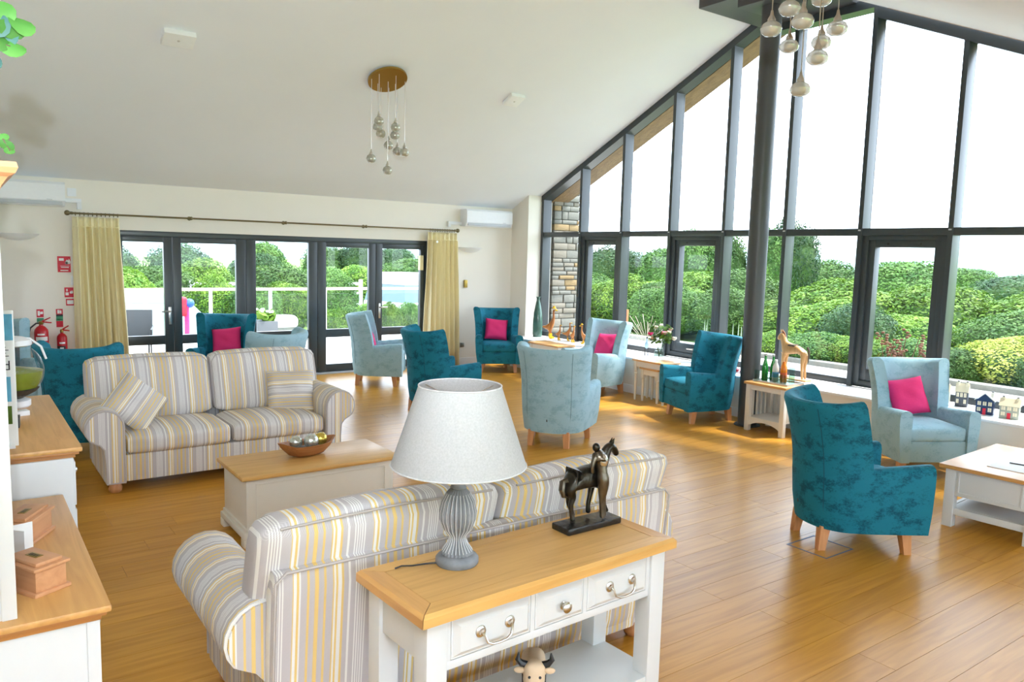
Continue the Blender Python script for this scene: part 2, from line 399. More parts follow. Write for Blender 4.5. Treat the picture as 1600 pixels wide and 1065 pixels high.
wall('wall_south', 'cream painted wall around the unseen window added for fill daylight', [(-3.2, 8.6, -3.4, -3.2, 0, .45), (-3.2, 8.6, -3.4, -3.2, 2.4, 3.0), (-3.2, -2.6, -3.4, -3.2, .45, 2.4), (7.6, 8.6, -3.4, -3.2, .45, 2.4)])
# vaulted ceiling
quad = [(NY+.35, ceil_n(NY+.35)), (6.43, ceil_n(6.43)), (6.43, ceil_n(6.43)+.3), (NY+.35, ceil_n(NY+.35)+.3)]
struct(quad_prism('ceiling_north_slope', M['ceiling'], quad, -.5, 8.56), 'white sloping plaster ceiling above the doors', 'ceiling')
quad = [(5.2, ceil_s(5.2)), (.15, ceil_s(.15)), (-3.4, ceil_s(.15)), (-3.4, ceil_s(.15)+.3), (.15, ceil_s(.15)+.3), (5.2, ceil_s(5.2)+.3)]
struct(quad_prism('ceiling_south_slope', M['ceiling'], quad, -3.2, 8.30), 'white sloping plaster ceiling carrying the glass globe pendant', 'ceiling')
struct(MB().box(-.5, 8.56, 5.1, 6.5, 5.08, 5.3).build('ceiling_ridge', M['ceiling'], None, False), 'flat strip of ceiling along the ridge', 'ceiling')
wall('wall_gable_west', 'plain end wall closing the vault', [(-.5, -.4, .2, 2.3, 2.55, 5.3)])
# ridge beam, column head and column
struct(bx('trim_1', M['glulam'], None, -.3, 7.3, 5.2, 6.43, 4.96, 5.09, .01), 'laminated timber ridge beam meeting the steel column', 'beam')
struct(MB().box(7.2, 8.52, 5.15, 6.42, 4.82, 4.98, .01).box(7.25, 7.75, 5.35, 5.9, 4.72, 4.84, .01).build('trim_2', M['steel_post'], None), 'dark steel beam end plate above the round column', 'beam')
colm = struct(empty('column', (7.5, 5.62, 0)), 'tall round grey steel column beside the drinks table', 'column')
MB().lathe([(.11, .0), (.11, 4.75)], 28).build('column_shaft', M['steel_post'], colm); MB().lathe([(.15, 0), (.15, .012)], 28).build('base_collar', M['steel_post'], colm)
# sill and skirting
struct(bx('trim_3', M['trimwhite'], None, 7.765, 8.42, .3, 10.815, .48, .508, .006), 'white painted window sill board running below the gable glazing', 'window sill')
struct(bx('baseboard_east', M['trimwhite'], None, 7.772, 7.79, .3, 10.8, 0, .115, .004), 'white skirting board below the gable glazing', 'skirting')
struct(MB().box(-.3, DX0-.01, NY-.018, NY, 0, .115).box(DX1+.01, 8.1, NY-.018, NY, 0, .115).build('baseboard_north', M['trimwhite'], None, False), 'white skirting board along the door wall', 'skirting')

# gable glazing ------------------------------------------------------
win = struct(empty('window_1', (0, 0, 0)), 'tall grey framed gable glazing with vertical mullions', 'window')
MY = [9.81, 8.84, 7.845, 6.876, 5.93, 4.94, 3.95, 2.975, 2.0, 1.03]   # north edge of each mullion
MW = .055; Z0 = .508; ZT0, ZT1 = 2.235, 2.315
def head(y):
    if y > 6.43: return ceil_n(y)-.02
    if y > 4.90: return 4.83
    return ceil_s(y)-.02
XG = 8.535
jamb = bx('jamb', M['frame'], win, EX, XG+.02, 10.755, 10.82, Z0, head(10.79), .004)
bx('jamb', M['frame'], win, EX, XG+.02, .3, .36, Z0, head(.33), .004)
for y in MY:
    bx('mullion', M['frame'], win, EX, XG+.02, y-MW, y, Z0, head(y)-.01, .004)
bx('transom', M['frame'], win, EX+.012, XG+.02, .3, 10.8, ZT0, ZT1, .003)
bx('bottom_rail', M['frame'], win, EX+.05, XG+.02, .3, 10.8, Z0, Z0+.075, .003)
def headbar(y0, y1, z0, z1, d=.10):
    quad_prism('head_rail', M['frame'], [(y0, z0), (y1, z1), (y1, z1-d), (y0, z0-d)], EX-.004, XG+.03, win)
headbar(10.82, 6.43, ceil_n(10.82), ceil_n(6.43)); headbar(6.43, 4.90, 4.83, 4.83, .10); headbar(4.90, .3, ceil_s(4.90), ceil_s(.3), .12)
edges = [10.755]+[m for m in MY]+[.36]
sash_bays = (1, 3, 6, 9)
for i in range(len(edges)-1):
    yn = edges[i] if i == 0 else edges[i]-MW; ys = edges[i+1]
    poly = [(ys, ZT1-.01), (yn, ZT1-.01), (yn, head(yn)-.06)]
    for k in (6.43, 4.90):
        if ys < k < yn: poly.append((k, head(k+.001)-.06)); poly.append((k-.002, head(k-.002)-.06))
    poly.append((ys, head(ys)-.06))
    quad_prism('pane', M['glass'], poly, XG-.004, XG+.004, win)
    if i in sash_bays:
        m = MB(); a, b, c, d = ys, yn, Z0+.03, ZT0
        m.box(EX+.03, XG+.015, a, a+.07, c, d, .004).box(EX+.03, XG+.015, b-.07, b, c, d, .004).box(EX+.03, XG+.015, a+.07, b-.07, d-.05, d, .004).box(EX+.03, XG+.015, a+.07, b-.07, c, c+.05, .004)
        sh = m.build('sash_surround', M['frame'], win)
        m = MB(); a += .06; b -= .06; c += .045; d -= .045
        m.box(EX+.055, XG+.01, a, a+.08, c, d, .006).box(EX+.055, XG+.01, b-.08, b, c, d, .006).box(EX+.055, XG+.01, a+.08, b-.08, d-.085, d, .006).box(EX+.055, XG+.01, a+.08, b-.08, c, c+.14, .006)
        s2 = m.build('sash', M['frame'], win)
        bx('sash_pane', M['glass'], s2, XG-.004, XG+.004, a+.07, b-.07, c+.12, d-.075, 0, False)
        yc = (a+b)/2
        MB().tube([(EX+.05, yc-.06, c+.07), (EX+.02, yc-.055, c+.072), (EX+.02, yc+.055, c+.072), (EX+.05, yc+.06, c+.07)], .012, 8).build('handle', M['nickel'], s2)
        for q in (-.18, .18): MB().lathe([(.012, 0), (.012, .012)], 10, Matrix.Translation((EX+.052, yc+q, d-.045)) @ Matrix.Rotation(PI/2, 4, 'Y')).build('screw_cap', M['black'], s2)
    else:
        bx('pane', M['glass'], win, XG-.004, XG+.004, ys, yn, Z0+.06, ZT0+.01, 0, False)
for y in MY[:8]:
    bx('fixing_clip', M['plasticgrey'], win, EX-.008, EX+.012, y-.04, y-.01, ZT0+.05, ZT0+.066, .002)

# unseen south window, added to bring fill daylight into the foreground
fill_win = struct(empty('added_fill_window', (0, 0, 0)), 'unseen wide window added behind the camera for fill daylight', 'window')
for k in range(6):
    x = -2.6+k*10.2/5; bx('mullion', M['frame'], fill_win, max(-2.6, x-.04), min(7.6, x+.04), -3.38, -3.24, .45, 2.4)
bx('head_rail', M['frame'], fill_win, -2.6, 7.6, -3.38, -3.24, 2.34, 2.4); bx('bottom_rail', M['frame'], fill_win, -2.6, 7.6, -3.38, -3.24, .45, .51)
bx('pane', M['glass'], fill_win, -2.6, 7.6, -3.32, -3.312, .5, 2.36, 0, False)

# glazed doors -------------------------------------------------------
dr = struct(empty('door_1', (0, 0, 0)), 'wide set of dark grey glazed doors opening on the terrace', 'door')
yF0, yF1 = NY+.03, NY+.12
MB().box(DX0, DX1, yF0, yF1, 2.03, DZ, .004).box(DX0, DX0+.04, yF0, yF1, 0, 2.04, .004).box(DX1-.04, DX1, yF0, yF1, 0, 2.04, .004).build('door_frame', M['frame'], dr)
bx('threshold', M['plasticgrey'], dr, DX0, DX1, NY-.02, yF1, 0, .025, .004)
LE = [1.74, 2.445, 3.435, 4.51, 5.48, 6.40]; GL = [(1.83, 2.33), (2.557, 3.294), (3.577, 4.37), (4.65, 5.362), (5.597, 6.287)]
for k in range(5):
    a, b = LE[k]+.003, LE[k+1]-.003; g0, g1 = GL[k]; zt = 2.01 if k == 2 else 1.955
    if k == 0: a += .04
    if k == 4: b -= .04
    m = MB(); Y0, Y1 = yF0+.01, yF1-.01
    m.box(a, g0, Y0, Y1, .026, 2.03, .006).box(g1, b, Y0, Y1, .026, 2.03, .006)
    m.box(g0, g1, Y0, Y1, zt, 2.03, .004).box(g0, g1, Y0, Y1, .565, .69, .004).box(g0, g1, Y0, Y1, .026, .145, .004)
    lf = m.build('door_leaf', M['frame'], dr)
    bx('pane', M['glass'], lf, g0, g1, NY+.075, NY+.083, .69, zt, 0, False); bx('pane', M['glass'], lf, g0, g1, NY+.075, NY+.083, .145, .565, 0, False)
    if k in (0, 4):
        hx = 2.395 if k == 0 else 5.545; sgn = -1 if k == 0 else 1
        MB().box(hx-.018, hx+.018, Y0-.012, Y0, .84, 1.08, .005).tube([(hx, Y0-.01, 1.02), (hx, Y0-.05, 1.02), (hx+sgn*.12, Y0-.055, 1.02)], .011, 8).build('lever_handle', M['nickel'], lf)

# stone wing wall outside the glazing, stone by stone ----------------
pier = struct(MB().box(8.66, 9.22, 10.80, 11.3, 0, 3.4).build('wall_stone_pier', M['mortar'], None, False), 'coursed limestone wing wall outside the corner glazing', 'stone wall')
random.seed(11); z = .0; stone_me = {}
for q in 'abc': stone_me[q] = MB().box(-.5, .5, -.5, .5, -.5, .5, .06).mesh('stone', M['stone_'+q], True)
while z < 3.35:
    h = random.choice((.075, .095, .12, .15)); x = 8.63
    while x < 9.24:
        w = min(random.uniform(.14, .36), 9.25-x)
        if 9.25-x-w < .08: w = 9.25-x
        o = bpy.data.objects.new('stone', stone_me[random.choice('aabbbc')]); COL.objects.link(o); o.parent = pier
        dp = .22+random.uniform(0, .025); o.location = (x+w/2, 10.77+.11+.012-random.uniform(0, .02), z+h/2); o.scale = (w-.012, dp, h-.012)
        x += w
    z += h
# roof overhang with timber soffit
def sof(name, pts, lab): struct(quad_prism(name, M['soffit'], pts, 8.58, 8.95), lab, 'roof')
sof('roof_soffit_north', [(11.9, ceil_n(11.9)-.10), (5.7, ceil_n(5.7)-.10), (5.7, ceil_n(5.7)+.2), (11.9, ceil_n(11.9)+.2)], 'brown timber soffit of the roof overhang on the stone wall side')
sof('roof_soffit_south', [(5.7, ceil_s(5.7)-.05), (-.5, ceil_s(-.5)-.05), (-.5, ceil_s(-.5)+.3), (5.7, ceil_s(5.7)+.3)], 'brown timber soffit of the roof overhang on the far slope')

# ================================================================== SEATING
def catmull(pts, n=6):
    P = [Vector((*p, 0)) for p in pts]; P = [2*P[0]-P[1]]+P+[2*P[-1]-P[-2]]; out = []
    for i in range(1, len(P)-2):
        for k in range(n):
            t = k/n; a, b, c, d = P[i-1], P[i], P[i+1], P[i+2]
            out.append(.5*((2*b)+(-a+c)*t+(2*a-5*b+4*c-d)*t*t+(-a+3*b-3*c+d)*t**3))
    out.append(P[-2]); return out
def with_normals(path):
    n = len(path); res = []
    for i, p in enumerate(path):
        d = (path[min(i+1, n-1)]-path[max(i-1, 0)]).normalized(); res.append((p, Vector((d.y, -d.x, 0))))
    return res
def sweep(name, mat, parent, stations):
    """stations: list of equally long closed 3D profile loops"""
    m = MB(); k = len(stations[0]); n = len(stations)
    vs = [p for s in stations for p in s]
    fs = [(i*k+j, i*k+(j+1) % k, (i+1)*k+(j+1) % k, (i+1)*k+j) for i in range(n-1) for j in range(k)]
    fs += [tuple(range(k))[::-1], tuple(range((n-1)*k, n*k))]
    m.add(vs, fs); o = m.build(name, mat, parent, True, 50)
    bm = bmesh.new(); bm.from_mesh(o.data); bmesh.ops.recalc_face_normals(bm, faces=bm.faces); bm.to_mesh(o.data); bm.free()
    return o
half = [(.375, .385), (.16, .372), (-.06, .352), (-.20, .315), (-.305, .225), (-.36, .11), (-.375, 0)]
low_path = with_normals(catmull(half+[(x, -y) for x, y in half[-2::-1]], 4))
bhalf = [(-.03, .352), (-.12, .343), (-.21, .308), (-.305, .222), (-.36, .11), (-.375, 0)]
up_path = with_normals(catmull(bhalf+[(x, -y) for x, y in bhalf[-2::-1]], 4))
def make_armchair(mat, bmat):
    root = empty('armchair')
    st = []
    for p, nrm in low_path:
        if nrm.dot(p+Vector((.2, 0, 0))) < 0: nrm = -nrm
        k = max(0, min(1, (p.x+.05)/.4)); zt = .585+.035*k; th = .115
        pr = [(-.035, .15), (-.012, .30), (0, .48), (0, zt-.045), (-.012, zt-.015), (-.04, zt), (-th+.035, zt), (-th+.01, zt-.015), (-th, zt-.045), (-th, .30), (-th, .15)]
        st.append([(p.x+nrm.x*o, p.y+nrm.y*o, z) for o, z in pr])
    sweep('armrest_shell', mat, root, st)
    st = []; n = len(up_path)
    for i, (p, nrm) in enumerate(up_path):
        if nrm.dot(p+Vector((.2, 0, 0))) < 0: nrm = -nrm
        s = abs(2*i/(n-1)-1); ztop = 1.005+.035*s*s
        def at(o, z):
            k = max(0, (z-.52)/.5)
            return (p.x+nrm.x*o-.075*k*k-.03*k, (p.y+nrm.y*o)*(1+.12*k*k), z)
        th = .115
        zs = [.50, .60, .70, .80, .90, ztop-.04]
        pr = [at(.001, z) for z in zs]+[at(-.012, ztop-.012), at(-.035, ztop), at(-.07, ztop-.004), at(-.09, ztop-.02)]
        pr += [at(-th+.012*max(0, (z-.6)/.4), z) for z in zs[::-1]]
        st.append(pr)
    br = sweep('backrest', mat, root, st)
    for sg in (-1, 1):                                              # upright seams outside the back
        pts = [(-.302-.075*k*k-.03*k, sg*.236*(1+.12*k*k), .17+k*.5+.35 if k > 0 else .52) for k in (0, .25, .5, .75, .95)]
        MB().tube([(-.272, sg*.205, .16), (-.296, sg*.228, .35)]+[(-.304-.075*k*k-.03*k, sg*.230*(1+.12*k*k), .52+.5*k) for k in (0, .3, .6, .9)], .0025, 5).build('seam', bmat, br)
    MB().box(.285, .362, -.30, .30, .15, .345, .012).box(-.12, .30, -.24, .24, .165, .33, .01).box(-.25, -.12, -.13, .13, .165, .33, .01).build('seat_base', mat, root)
    MB().softbox(-.24, .372, -.27, .27, .335, .475, .035, (.004, .004, .018), 9).build('seat_cushion', mat, root)
    for sx, sy in ((1, 1), (1, -1), (-1, 1), (-1, -1)):
        x, y = .275*sx, (.28 if sx > 0 else .19)*sy
        m = MB(); a, b = .034, .025; dx, dy = -.02*sx, -.012*sy
        vs = [(x+dx-a, y+dy-a, .165), (x+dx+a, y+dy-a, .165), (x+dx+a, y+dy+a, .165), (x+dx-a, y+dy+a, .165), (x-b, y-b, 0), (x+b, y-b, 0), (x+b, y+b, 0), (x-b, y+b, 0)]
        m.add(vs, [(0, 1, 2, 3), (7, 6, 5, 4), (0, 4, 5, 1), (1, 5, 6, 2), (2, 6, 7, 3), (3, 7, 4, 0)]); m.build('leg', M['beech'], root, False)
    bx('care_tag', M['black'], root, -.362, -.355, -.005, .005, .27, .295, 0, False)
    return root
M['tealseam'] = plain('teal_seam', (.004, .075, .12), .9); M['lblueseam'] = plain('light_blue_seam', (.18, .30, .36), .9)
protoT = make_armchair(M['teal'], M['tealseam']); protoL = make_armchair(M['lblue'], M['lblueseam']); usedP = set()
def armchair(kind, x, y, deg, label):
    p = protoT if kind == 't' else protoL
    if kind in usedP: o = copy_tree(p)
    else: o = p; usedP.add(kind)
    o.location = (x, y, 0); o.rotation_euler = (0, 0, math.radians(deg))
    return tag(o, label, 'armchair', 'teal velvet armchairs' if kind == 't' else 'light blue velvet armchairs')
def pillow_mesh(name, w, h, t, mat, n=16, wr=.006):
    m = MB(); vs = []; fs = []; rnd = random.Random(5)
    for side in (1, -1):
        for i in range(n):
            for j in range(n):
                u, v = -1+2*i/(n-1), -1+2*j/(n-1)
                th = t/2*math.sqrt(max(0, (1-u**4)*(1-v**4)))
                wrk = wr*math.sin(5*u+3*v*side)*math.sin(4*v+1)*(1-u*u)*(1-v*v)*2
                vs.append((u*w/2*(1-.055*(1-v*v)), v*h/2*(1-.055*(1-u*u)), side*(th+.003)+wrk))
    def ix(s, i, j): return s*n*n+i*n+j
    for i in range(n-1):
        for j in range(n-1):
            fs.append((ix(0, i, j), ix(0, i+1, j), ix(0, i+1, j+1), ix(0, i, j+1))); fs.append((ix(1, i, j), ix(1, i, j+1), ix(1, i+1, j+1), ix(1, i+1, j)))
    for i in range(n-1):
        fs += [(ix(0, i, 0), ix(1, i, 0), ix(1, i+1, 0), ix(0, i+1, 0)), (ix(0, i, n-1), ix(0, i+1, n-1), ix(1, i+1, n-1), ix(1, i, n-1)),
               (ix(0, 0, i), ix(0, 0, i+1), ix(1, 0, i+1), ix(1, 0, i)), (ix(0, n-1, i), ix(1, n-1, i), ix(1, n-1, i+1), ix(0, n-1, i+1))]
    m.add(vs, fs); return m.mesh(name, mat, True, 70)
pink_me = pillow_mesh('pink_cushion', .38, .36, .13, M['pink'])
def pink_cushion(chair, label, dx=-.135, roll=6, tilt=68, dy=0):
    o = bpy.data.objects.new('scatter_cushion', pink_me); COL.objects.link(o)
    R = Matrix.Rotation(chair.rotation_euler.z, 4, 'Z')
    # cushion plane upright facing the chair's front, leaning back
    L = Matrix.Translation((dx, dy, .665)) @ Matrix.Rotation(math.radians(tilt), 4, 'Y') @ Matrix.Rotation(math.radians(90+roll), 4, 'Z')
    o.matrix_world = Matrix.Translation(chair.location) @ R @ L
    return tag(o, label, 'cushion', 'pink scatter cushions')
c1 = armchair('t', 5.00, 2.87, -31, 'teal armchair seen from behind with a taped outline under its rear foot')
c2 = armchair('l', 5.03, 6.14, 36, 'light blue armchair with its back turned, alone in the middle of the floor')
c3 = armchair('t', 7.32, 6.17, 161, 'teal armchair between the nest of tables and the round steel column')
c4 = armchair('l', 7.32, 3.60, 240, 'light blue armchair with pink cushion in front of the ceramic houses')
c5 = armchair('l', 4.97, 10.2, -32, 'light blue armchair standing sideways in front of the glazed doors')
c6 = armchair('t', 4.72, 8.03, -2, 'teal armchair seen from behind between the sofa and the glazed doors')
c7 = armchair('t', 7.28, 10.50, 242, 'teal armchair with pink cushion in the corner below the air conditioner')
c8 = armchair('l', 7.36, 8.08, 181, 'light blue armchair with pink cushion beside the sill with wooden ducks')
c9 = armchair('t', .98, 8.02, 55, 'teal armchair seen from behind against the striped sofa arm')
c10 = armchair('t', 2.88, 10.5, 240, 'teal armchair with pink cushion facing the sofa back from the doors')
c11 = armchair('l', 2.78, 8.50, 115, 'light blue armchair hidden behind the striped sofa back')
c12 = armchair('l', .36, 10.35, -75, 'light blue armchair in the corner beside the fire extinguishers')
pink_cushion(c4, 'bright pink cushion on the armchair by the ceramic houses', roll=8)
pink_cushion(c5, 'pink cushion on the armchair standing sideways at the doors', roll=-4)
pink_cushion(c7, 'pink cushion on the corner armchair below the air conditioner', roll=-5)
pink_cushion(c8, 'pink cushion on the armchair beside the wooden ducks', roll=4)
pink_cushion(c10, 'pink cushion on the teal armchair behind the striped sofa', roll=7)
pink_cushion(c12, 'pink cushion on the armchair beside the fire extinguishers', roll=0)

# ------------------------------------------------------------------ striped sofas (front = -y)
S_x = stripes('striped_cloth_across', 'X'); S_xb = stripes('striped_cloth_across_b', 'X', ofs=.35); S_y = stripes('striped_cloth_along', 'Y', ofs=.2)
S_pl = stripes('striped_cloth_cushion', 'Y', .24, .1)
M['piping'] = plain('sofa_piping', (.46, .42, .40), .9)
def make_sofa():
    root = empty('sofa')
    MB().box(-.82, .82, -.42, .40, .085, .30, .02).build('seat_frame', S_x, root)
    # back frame: upright panel, slightly leaning back
    def lean(q): return Vector((q.x, q.y+.07*max(0, (q.z-.1))/.75, q.z))
    bk = MB().softbox(-.955, .955, .30, .405, .085, .80, .045, (0, 0, 0), 9, lean).build('back_panel', S_x, root)
    MB().tube([lean(Vector((-.945, .402, .10))), lean(Vector((-.945, .402, .76))), lean(Vector((-.91, .40, .793))), lean(Vector((.91, .40, .793))), lean(Vector((.945, .402, .76))), lean(Vector((.945, .402, .10)))], .006, 6).build('piping', M['piping'], bk)
    for sg in (-1, 1):
        # scroll arm: outer roll over an upright panel
        prof = [(.81, .085)]+[(.81, z) for z in (.25, .42, .53)]
        for k in range(0, 13):
            a = PI-PI*1.22*k/12
            prof.append((.95+.14*math.cos(a), .53+.14*math.sin(a)))
        prof += [(.985, .40), (.955, .36), (.945, .25), (.945, .085)]
        prof = [(sg*x, z) for x, z in prof]
        ys = [-.445, -.43, -.2, 0, .2, .36]
        arm = sweep('arm', S_y, root, [[(x*(1 if j else .998), y, z) for x, z in prof] for j, y in enumerate(ys)])
        fp = MB(); cx = sum(x for x, z in prof)/len(prof); cz = .42
        pts = [((x-cx)*.93+cx, (z-cz)*.96+cz) for x, z in prof]; n = len(pts)
        vs = [(x, -.456, z) for x, z in pts]+[(x, -.44, z) for x, z in pts]
        fp.add(vs, [tuple(range(n)), tuple(range(n, 2*n))[::-1]]+[(i, n+i, n+(i+1) % n, (i+1) % n) for i in range(n)])
        f = fp.build('arm_front', S_xb, arm, False)
        fb_ = MB().add([(x, .361 if i < n else .372, z) for i, (x, z) in enumerate(pts+pts)], [tuple(range(n))[::-1], tuple(range(n, 2*n))]+[(i, (i+1) % n, n+(i+1) % n, n+i) for i in range(n)]).build('arm_back', S_xb, arm, False)
        MB().tube([(x, -.452, z) for x, z in pts], .007, 6).build('piping', M['piping'], arm)
        # seat and back cushions
        MB().softbox(min(0, sg*.808)+.003, max(0, sg*.808)-.003, -.455, .17, .295, .46, .055, (.0, .012, .03), 11).build('seat_cushion', S_x, root)
        def lb(q): return Vector((q.x, q.y+.16*(q.z-.42)/.5, q.z))
        bc = MB().softbox(min(.004*sg, sg*.985), max(.004*sg, sg*.985), .08, .29, .46, .965, .07, (.005, .03, .02), 11, lb).build('back_cushion', S_x, root)
        e = .978; z1 = .955
        MB().tube([lb(Vector((.02*sg, .10, .5))), lb(Vector((.02*sg, .10, .90))), lb(Vector((.06*sg, .11, z1-.005))), lb(Vector((.5*sg, .095, z1+.012))), lb(Vector((.92*sg, .11, z1-.005))), lb(Vector((.965*sg, .10, .90))), lb(Vector((.97*sg, .10, .5)))], .006, 6).build('piping', M['piping'], bc)
        MB().tube([lb(Vector((.06*sg, .27, z1-.01))), lb(Vector((.5*sg, .282, z1+.008))), lb(Vector((.92*sg, .27, z1-.01)))], .005, 6).build('piping', M['piping'], bc)
        for y in (-.36, .33):
            MB().lathe([(.032, 0), (.046, .012), (.05, .035), (.042, .06), (.035, .09)], 16, Matrix.Translation((sg*.875, y, 0))).build('bun_foot', M['beech'], root)
    return root
sofa = make_sofa(); sofa.location = (1.83, 6.895, 0)
tag(sofa, 'striped scroll-arm sofa facing the trunk with two scatter cushions', 'sofa', 'striped scroll-arm sofas')
sofa2 = copy_tree(sofa); sofa2.location = (1.845, 3.015, 0); sofa2.rotation_euler = (0, 0, PI); sofa2.scale = (1.04, 1, 1)
tag(sofa2, 'striped scroll-arm sofa with its back against the console table', 'sofa', 'striped scroll-arm sofas')
spl = pillow_mesh('striped_cushion', .42, .40, .15, S_pl, wr=.01)
def scatter(loc, rot, label):
    o = bpy.data.objects.new('scatter_cushion', spl); COL.objects.link(o); o.location = loc; o.rotation_euler = rot
    return tag(o, label, 'cushion', 'striped scatter cushions')
sc1 = scatter((0, 0, 0), (0, 0, 0), 'striped cushion tipped on its corner against a sofa arm')
sc1.matrix_world = Matrix.Translation((1.14, 6.72, .655)) @ Matrix.Rotation(math.radians(20), 4, 'Z') @ Matrix.Rotation(math.radians(58), 4, 'X') @ Matrix.Rotation(math.radians(42), 4, 'Z')
scatter((2.47, 6.86, .615), (math.radians(70), 0, math.radians(-14)), 'striped frilled cushion upright on the sofa beside its far arm')

# ================================================================== TABLES AND CABINETS
def mitred_top(parent, x0, x1, y0, y1, z0, z1, b=.075):
    """framed oak top: centre board, four mitred border boards, chamfered edge"""
    t = MB().box(x0+b+.0012, x1-b-.0012, y0+b+.0012, y1-b-.0012, z0+.006, z1-.0008).build('top_board', M['oak'], parent, False)
    bx('underlay', M['bark'], parent, x0+.01, x1-.01, y0+.01, y1-.01, z0+.002, z1-.006, 0, False)
    for nm, mat, P in (('border_board', M['oak'], [(x0, y0), (x1, y0), (x1-b, y0+b), (x0+b, y0+b)]), ('border_board', M['oak'], [(x1, y1), (x0, y1), (x0+b, y1-b), (x1-b, y1-b)]),
                       ('border_board', M['oak_y'], [(x0, y1), (x0, y0), (x0+b, y0+b), (x0+b, y1-b)]), ('border_board', M['oak_y'], [(x1, y0), (x1, y1), (x1-b, y1-b), (x1-b, y0+b)])):
        c = Vector((sum(p[0] for p in P)/4, sum(p[1] for p in P)/4)); g_ = .0012; Q = []
        for i in range(4):
            p0, p1, p2 = Vector(P[i-1]), Vector(P[i]), Vector(P[(i+1) % 4]); e0 = (p1-p0).normalized(); e1 = (p2-p1).normalized()
            n0 = Vector((-e0.y, e0.x)); n1 = Vector((-e1.y, e1.x))
            if n0.dot(c-p1) < 0: n0 = -n0
            if n1.dot(c-p1) < 0: n1 = -n1
            k0 = 0 if i == 1 else g_; k1 = 0 if i == 0 else g_      # the outer edge keeps its place
            den = e0.x*e1.y-e0.y*e1.x; a0 = p1+n0*k0; a1 = p1+n1*k1
            t_ = ((a1.x-a0.x)*e1.y-(a1.y-a0.y)*e1.x)/den; Q.append(tuple(a0+e0*t_))
        # chamfer the outer upper arris
        m = MB(); ch = .012
        d = Vector(((P[0][0]+P[1][0])/2, (P[0][1]+P[1][1])/2))-c; d.normalize()
        eg = (Vector(P[1])-Vector(P[0])).normalized(); top = [tuple(Vector(q)-d*ch+eg*(ch if i == 0 else -ch)) if i < 2 else q for i, q in enumerate(Q)]
        vs = [(*q, z0) for q in Q]+[(*q, z1-ch) for q in Q]+[(*q, z1) for q in top]
        vs[6] = (*Q[2], z1-.0001); vs[7] = (*Q[3], z1-.0001)
        fs = [(3, 2, 1, 0)]+[(i, (i+1) % 4, 4+(i+1) % 4, 4+i) for i in range(4)]+[(4, 5, 9, 8), (8, 9, 10, 11), (5, 6, 10, 9), (7, 4, 8, 11)]
        m.add(vs, fs); o = m.build(nm, mat, parent, False)
        bm = bmesh.new(); bm.from_mesh(o.data); bmesh.ops.recalc_face_normals(bm, faces=bm.faces); bm.to_mesh(o.data); bm.free()
    return t
def raised_panel(parent, name, mat, x0, x1, z0, z1, y, out=.026, bev=.026):
    """raised and fielded drawer front facing -y"""
    m = MB(); a = .006; b = bev
    vs = [(x0, y, z0), (x1, y, z0), (x1, y, z1), (x0, y, z1), (x0, y-.008, z0), (x1, y-.008, z0), (x1, y-.008, z1), (x0, y-.008, z1),
          (x0+a, y-.008, z0+a), (x1-a, y-.008, z0+a), (x1-a, y-.008, z1-a), (x0+a, y-.008, z1-a),
          (x0+b, y-out, z0+b), (x1-b, y-out, z0+b), (x1-b, y-out, z1-b), (x0+b, y-out, z1-b)]
    fs = [(3, 2, 1, 0)]
    for k in (0, 4, 8): fs += [(k+i, k+(i+1) % 4, k+4+(i+1) % 4, k+4+i) for i in range(4)]
    fs.append((12, 13, 14, 15)); m.add(vs, fs); o = m.build(name, mat, parent, False)
    bm = bmesh.new(); bm.from_mesh(o.data); bmesh.ops.recalc_face_normals(bm, faces=bm.faces); bm.to_mesh(o.data); bm.free(); return o
# console table
ct = thing('console_table', 'white console table with oak top and three drawers behind the sofa', 'table', (1.15, 2.028, 0), math.radians(2.6))
W_, D_, H_ = 1.222, .455, .78
mitred_top(ct, 0, W_, 0, D_, H_-.042, H_)
for x in (.035, W_-.115):
    for y in (.03, D_-.11): bx('leg', M['white'], ct, x, x+.08, y, y+.08, 0, H_-.042, .005)
bx('back_apron', M['white'], ct, .11, W_-.11, D_-.05, D_-.032, .555, H_-.042); 
for x in (.048, W_-.068): bx('side_apron', M['white'], ct, x, x+.02, .11, D_-.11, .575, H_-.042)
MB().box(.115, W_-.115, .042, .07, .545, .575, .003).box(.115, W_-.115, .042, .07, .722, .738, .003).box(.115, .135, .042, .07, .575, .722).box(W_-.135, W_-.115, .042, .07, .575, .722).box(.478, .498, .042, .07, .575, .722).box(.737, .757, .042, .07, .575, .722).box(.13, W_-.13, .07, .09, .56, .735).build('drawer_rail', M['white'], ct)
bx('shelf', M['white'], ct, .04, W_-.04, .035, D_-.035, .17, .20, .004)
for i, (a, b) in enumerate(((.137, .476), (.50, .735), (.759, W_-.137))):
    d = raised_panel(ct, 'drawer', M['white'], a, b, .578, .719, .05)
    c = (a+b)/2; yf = .0245
    if i == 1:
        MB().lathe([(.015, 0), (.015, .003), (.008, .006), (.007, .016), (.019, .021), (.021, .028), (.014, .034), (.0, .035)], 18, Matrix.Translation((c, yf, .645)) @ Matrix.Rotation(PI/2, 4, 'X')).build('knob', M['nickel'], d)
    else:
        m = MB()
        for s in (-1, 1):
            m.lathe([(.021, 0), (.021, .003), (.016, .006), (.012, .007), (.010, .014), (.0, .016)], 16, Matrix.Translation((c+s*.062, yf, .655)) @ Matrix.Rotation(PI/2, 4, 'X'))
        m.tube([(c-.062, yf-.014, .655), (c-.058, yf-.022, .645), (c-.05, yf-.026, .622), (c-.03, yf-.028, .612), (c, yf-.028, .610), (c+.03, yf-.028, .612), (c+.05, yf-.026, .622), (c+.058, yf-.022, .645), (c+.062, yf-.014, .655)], .0045, 8)
        m.build('drop_handle', M['nickel'], d)
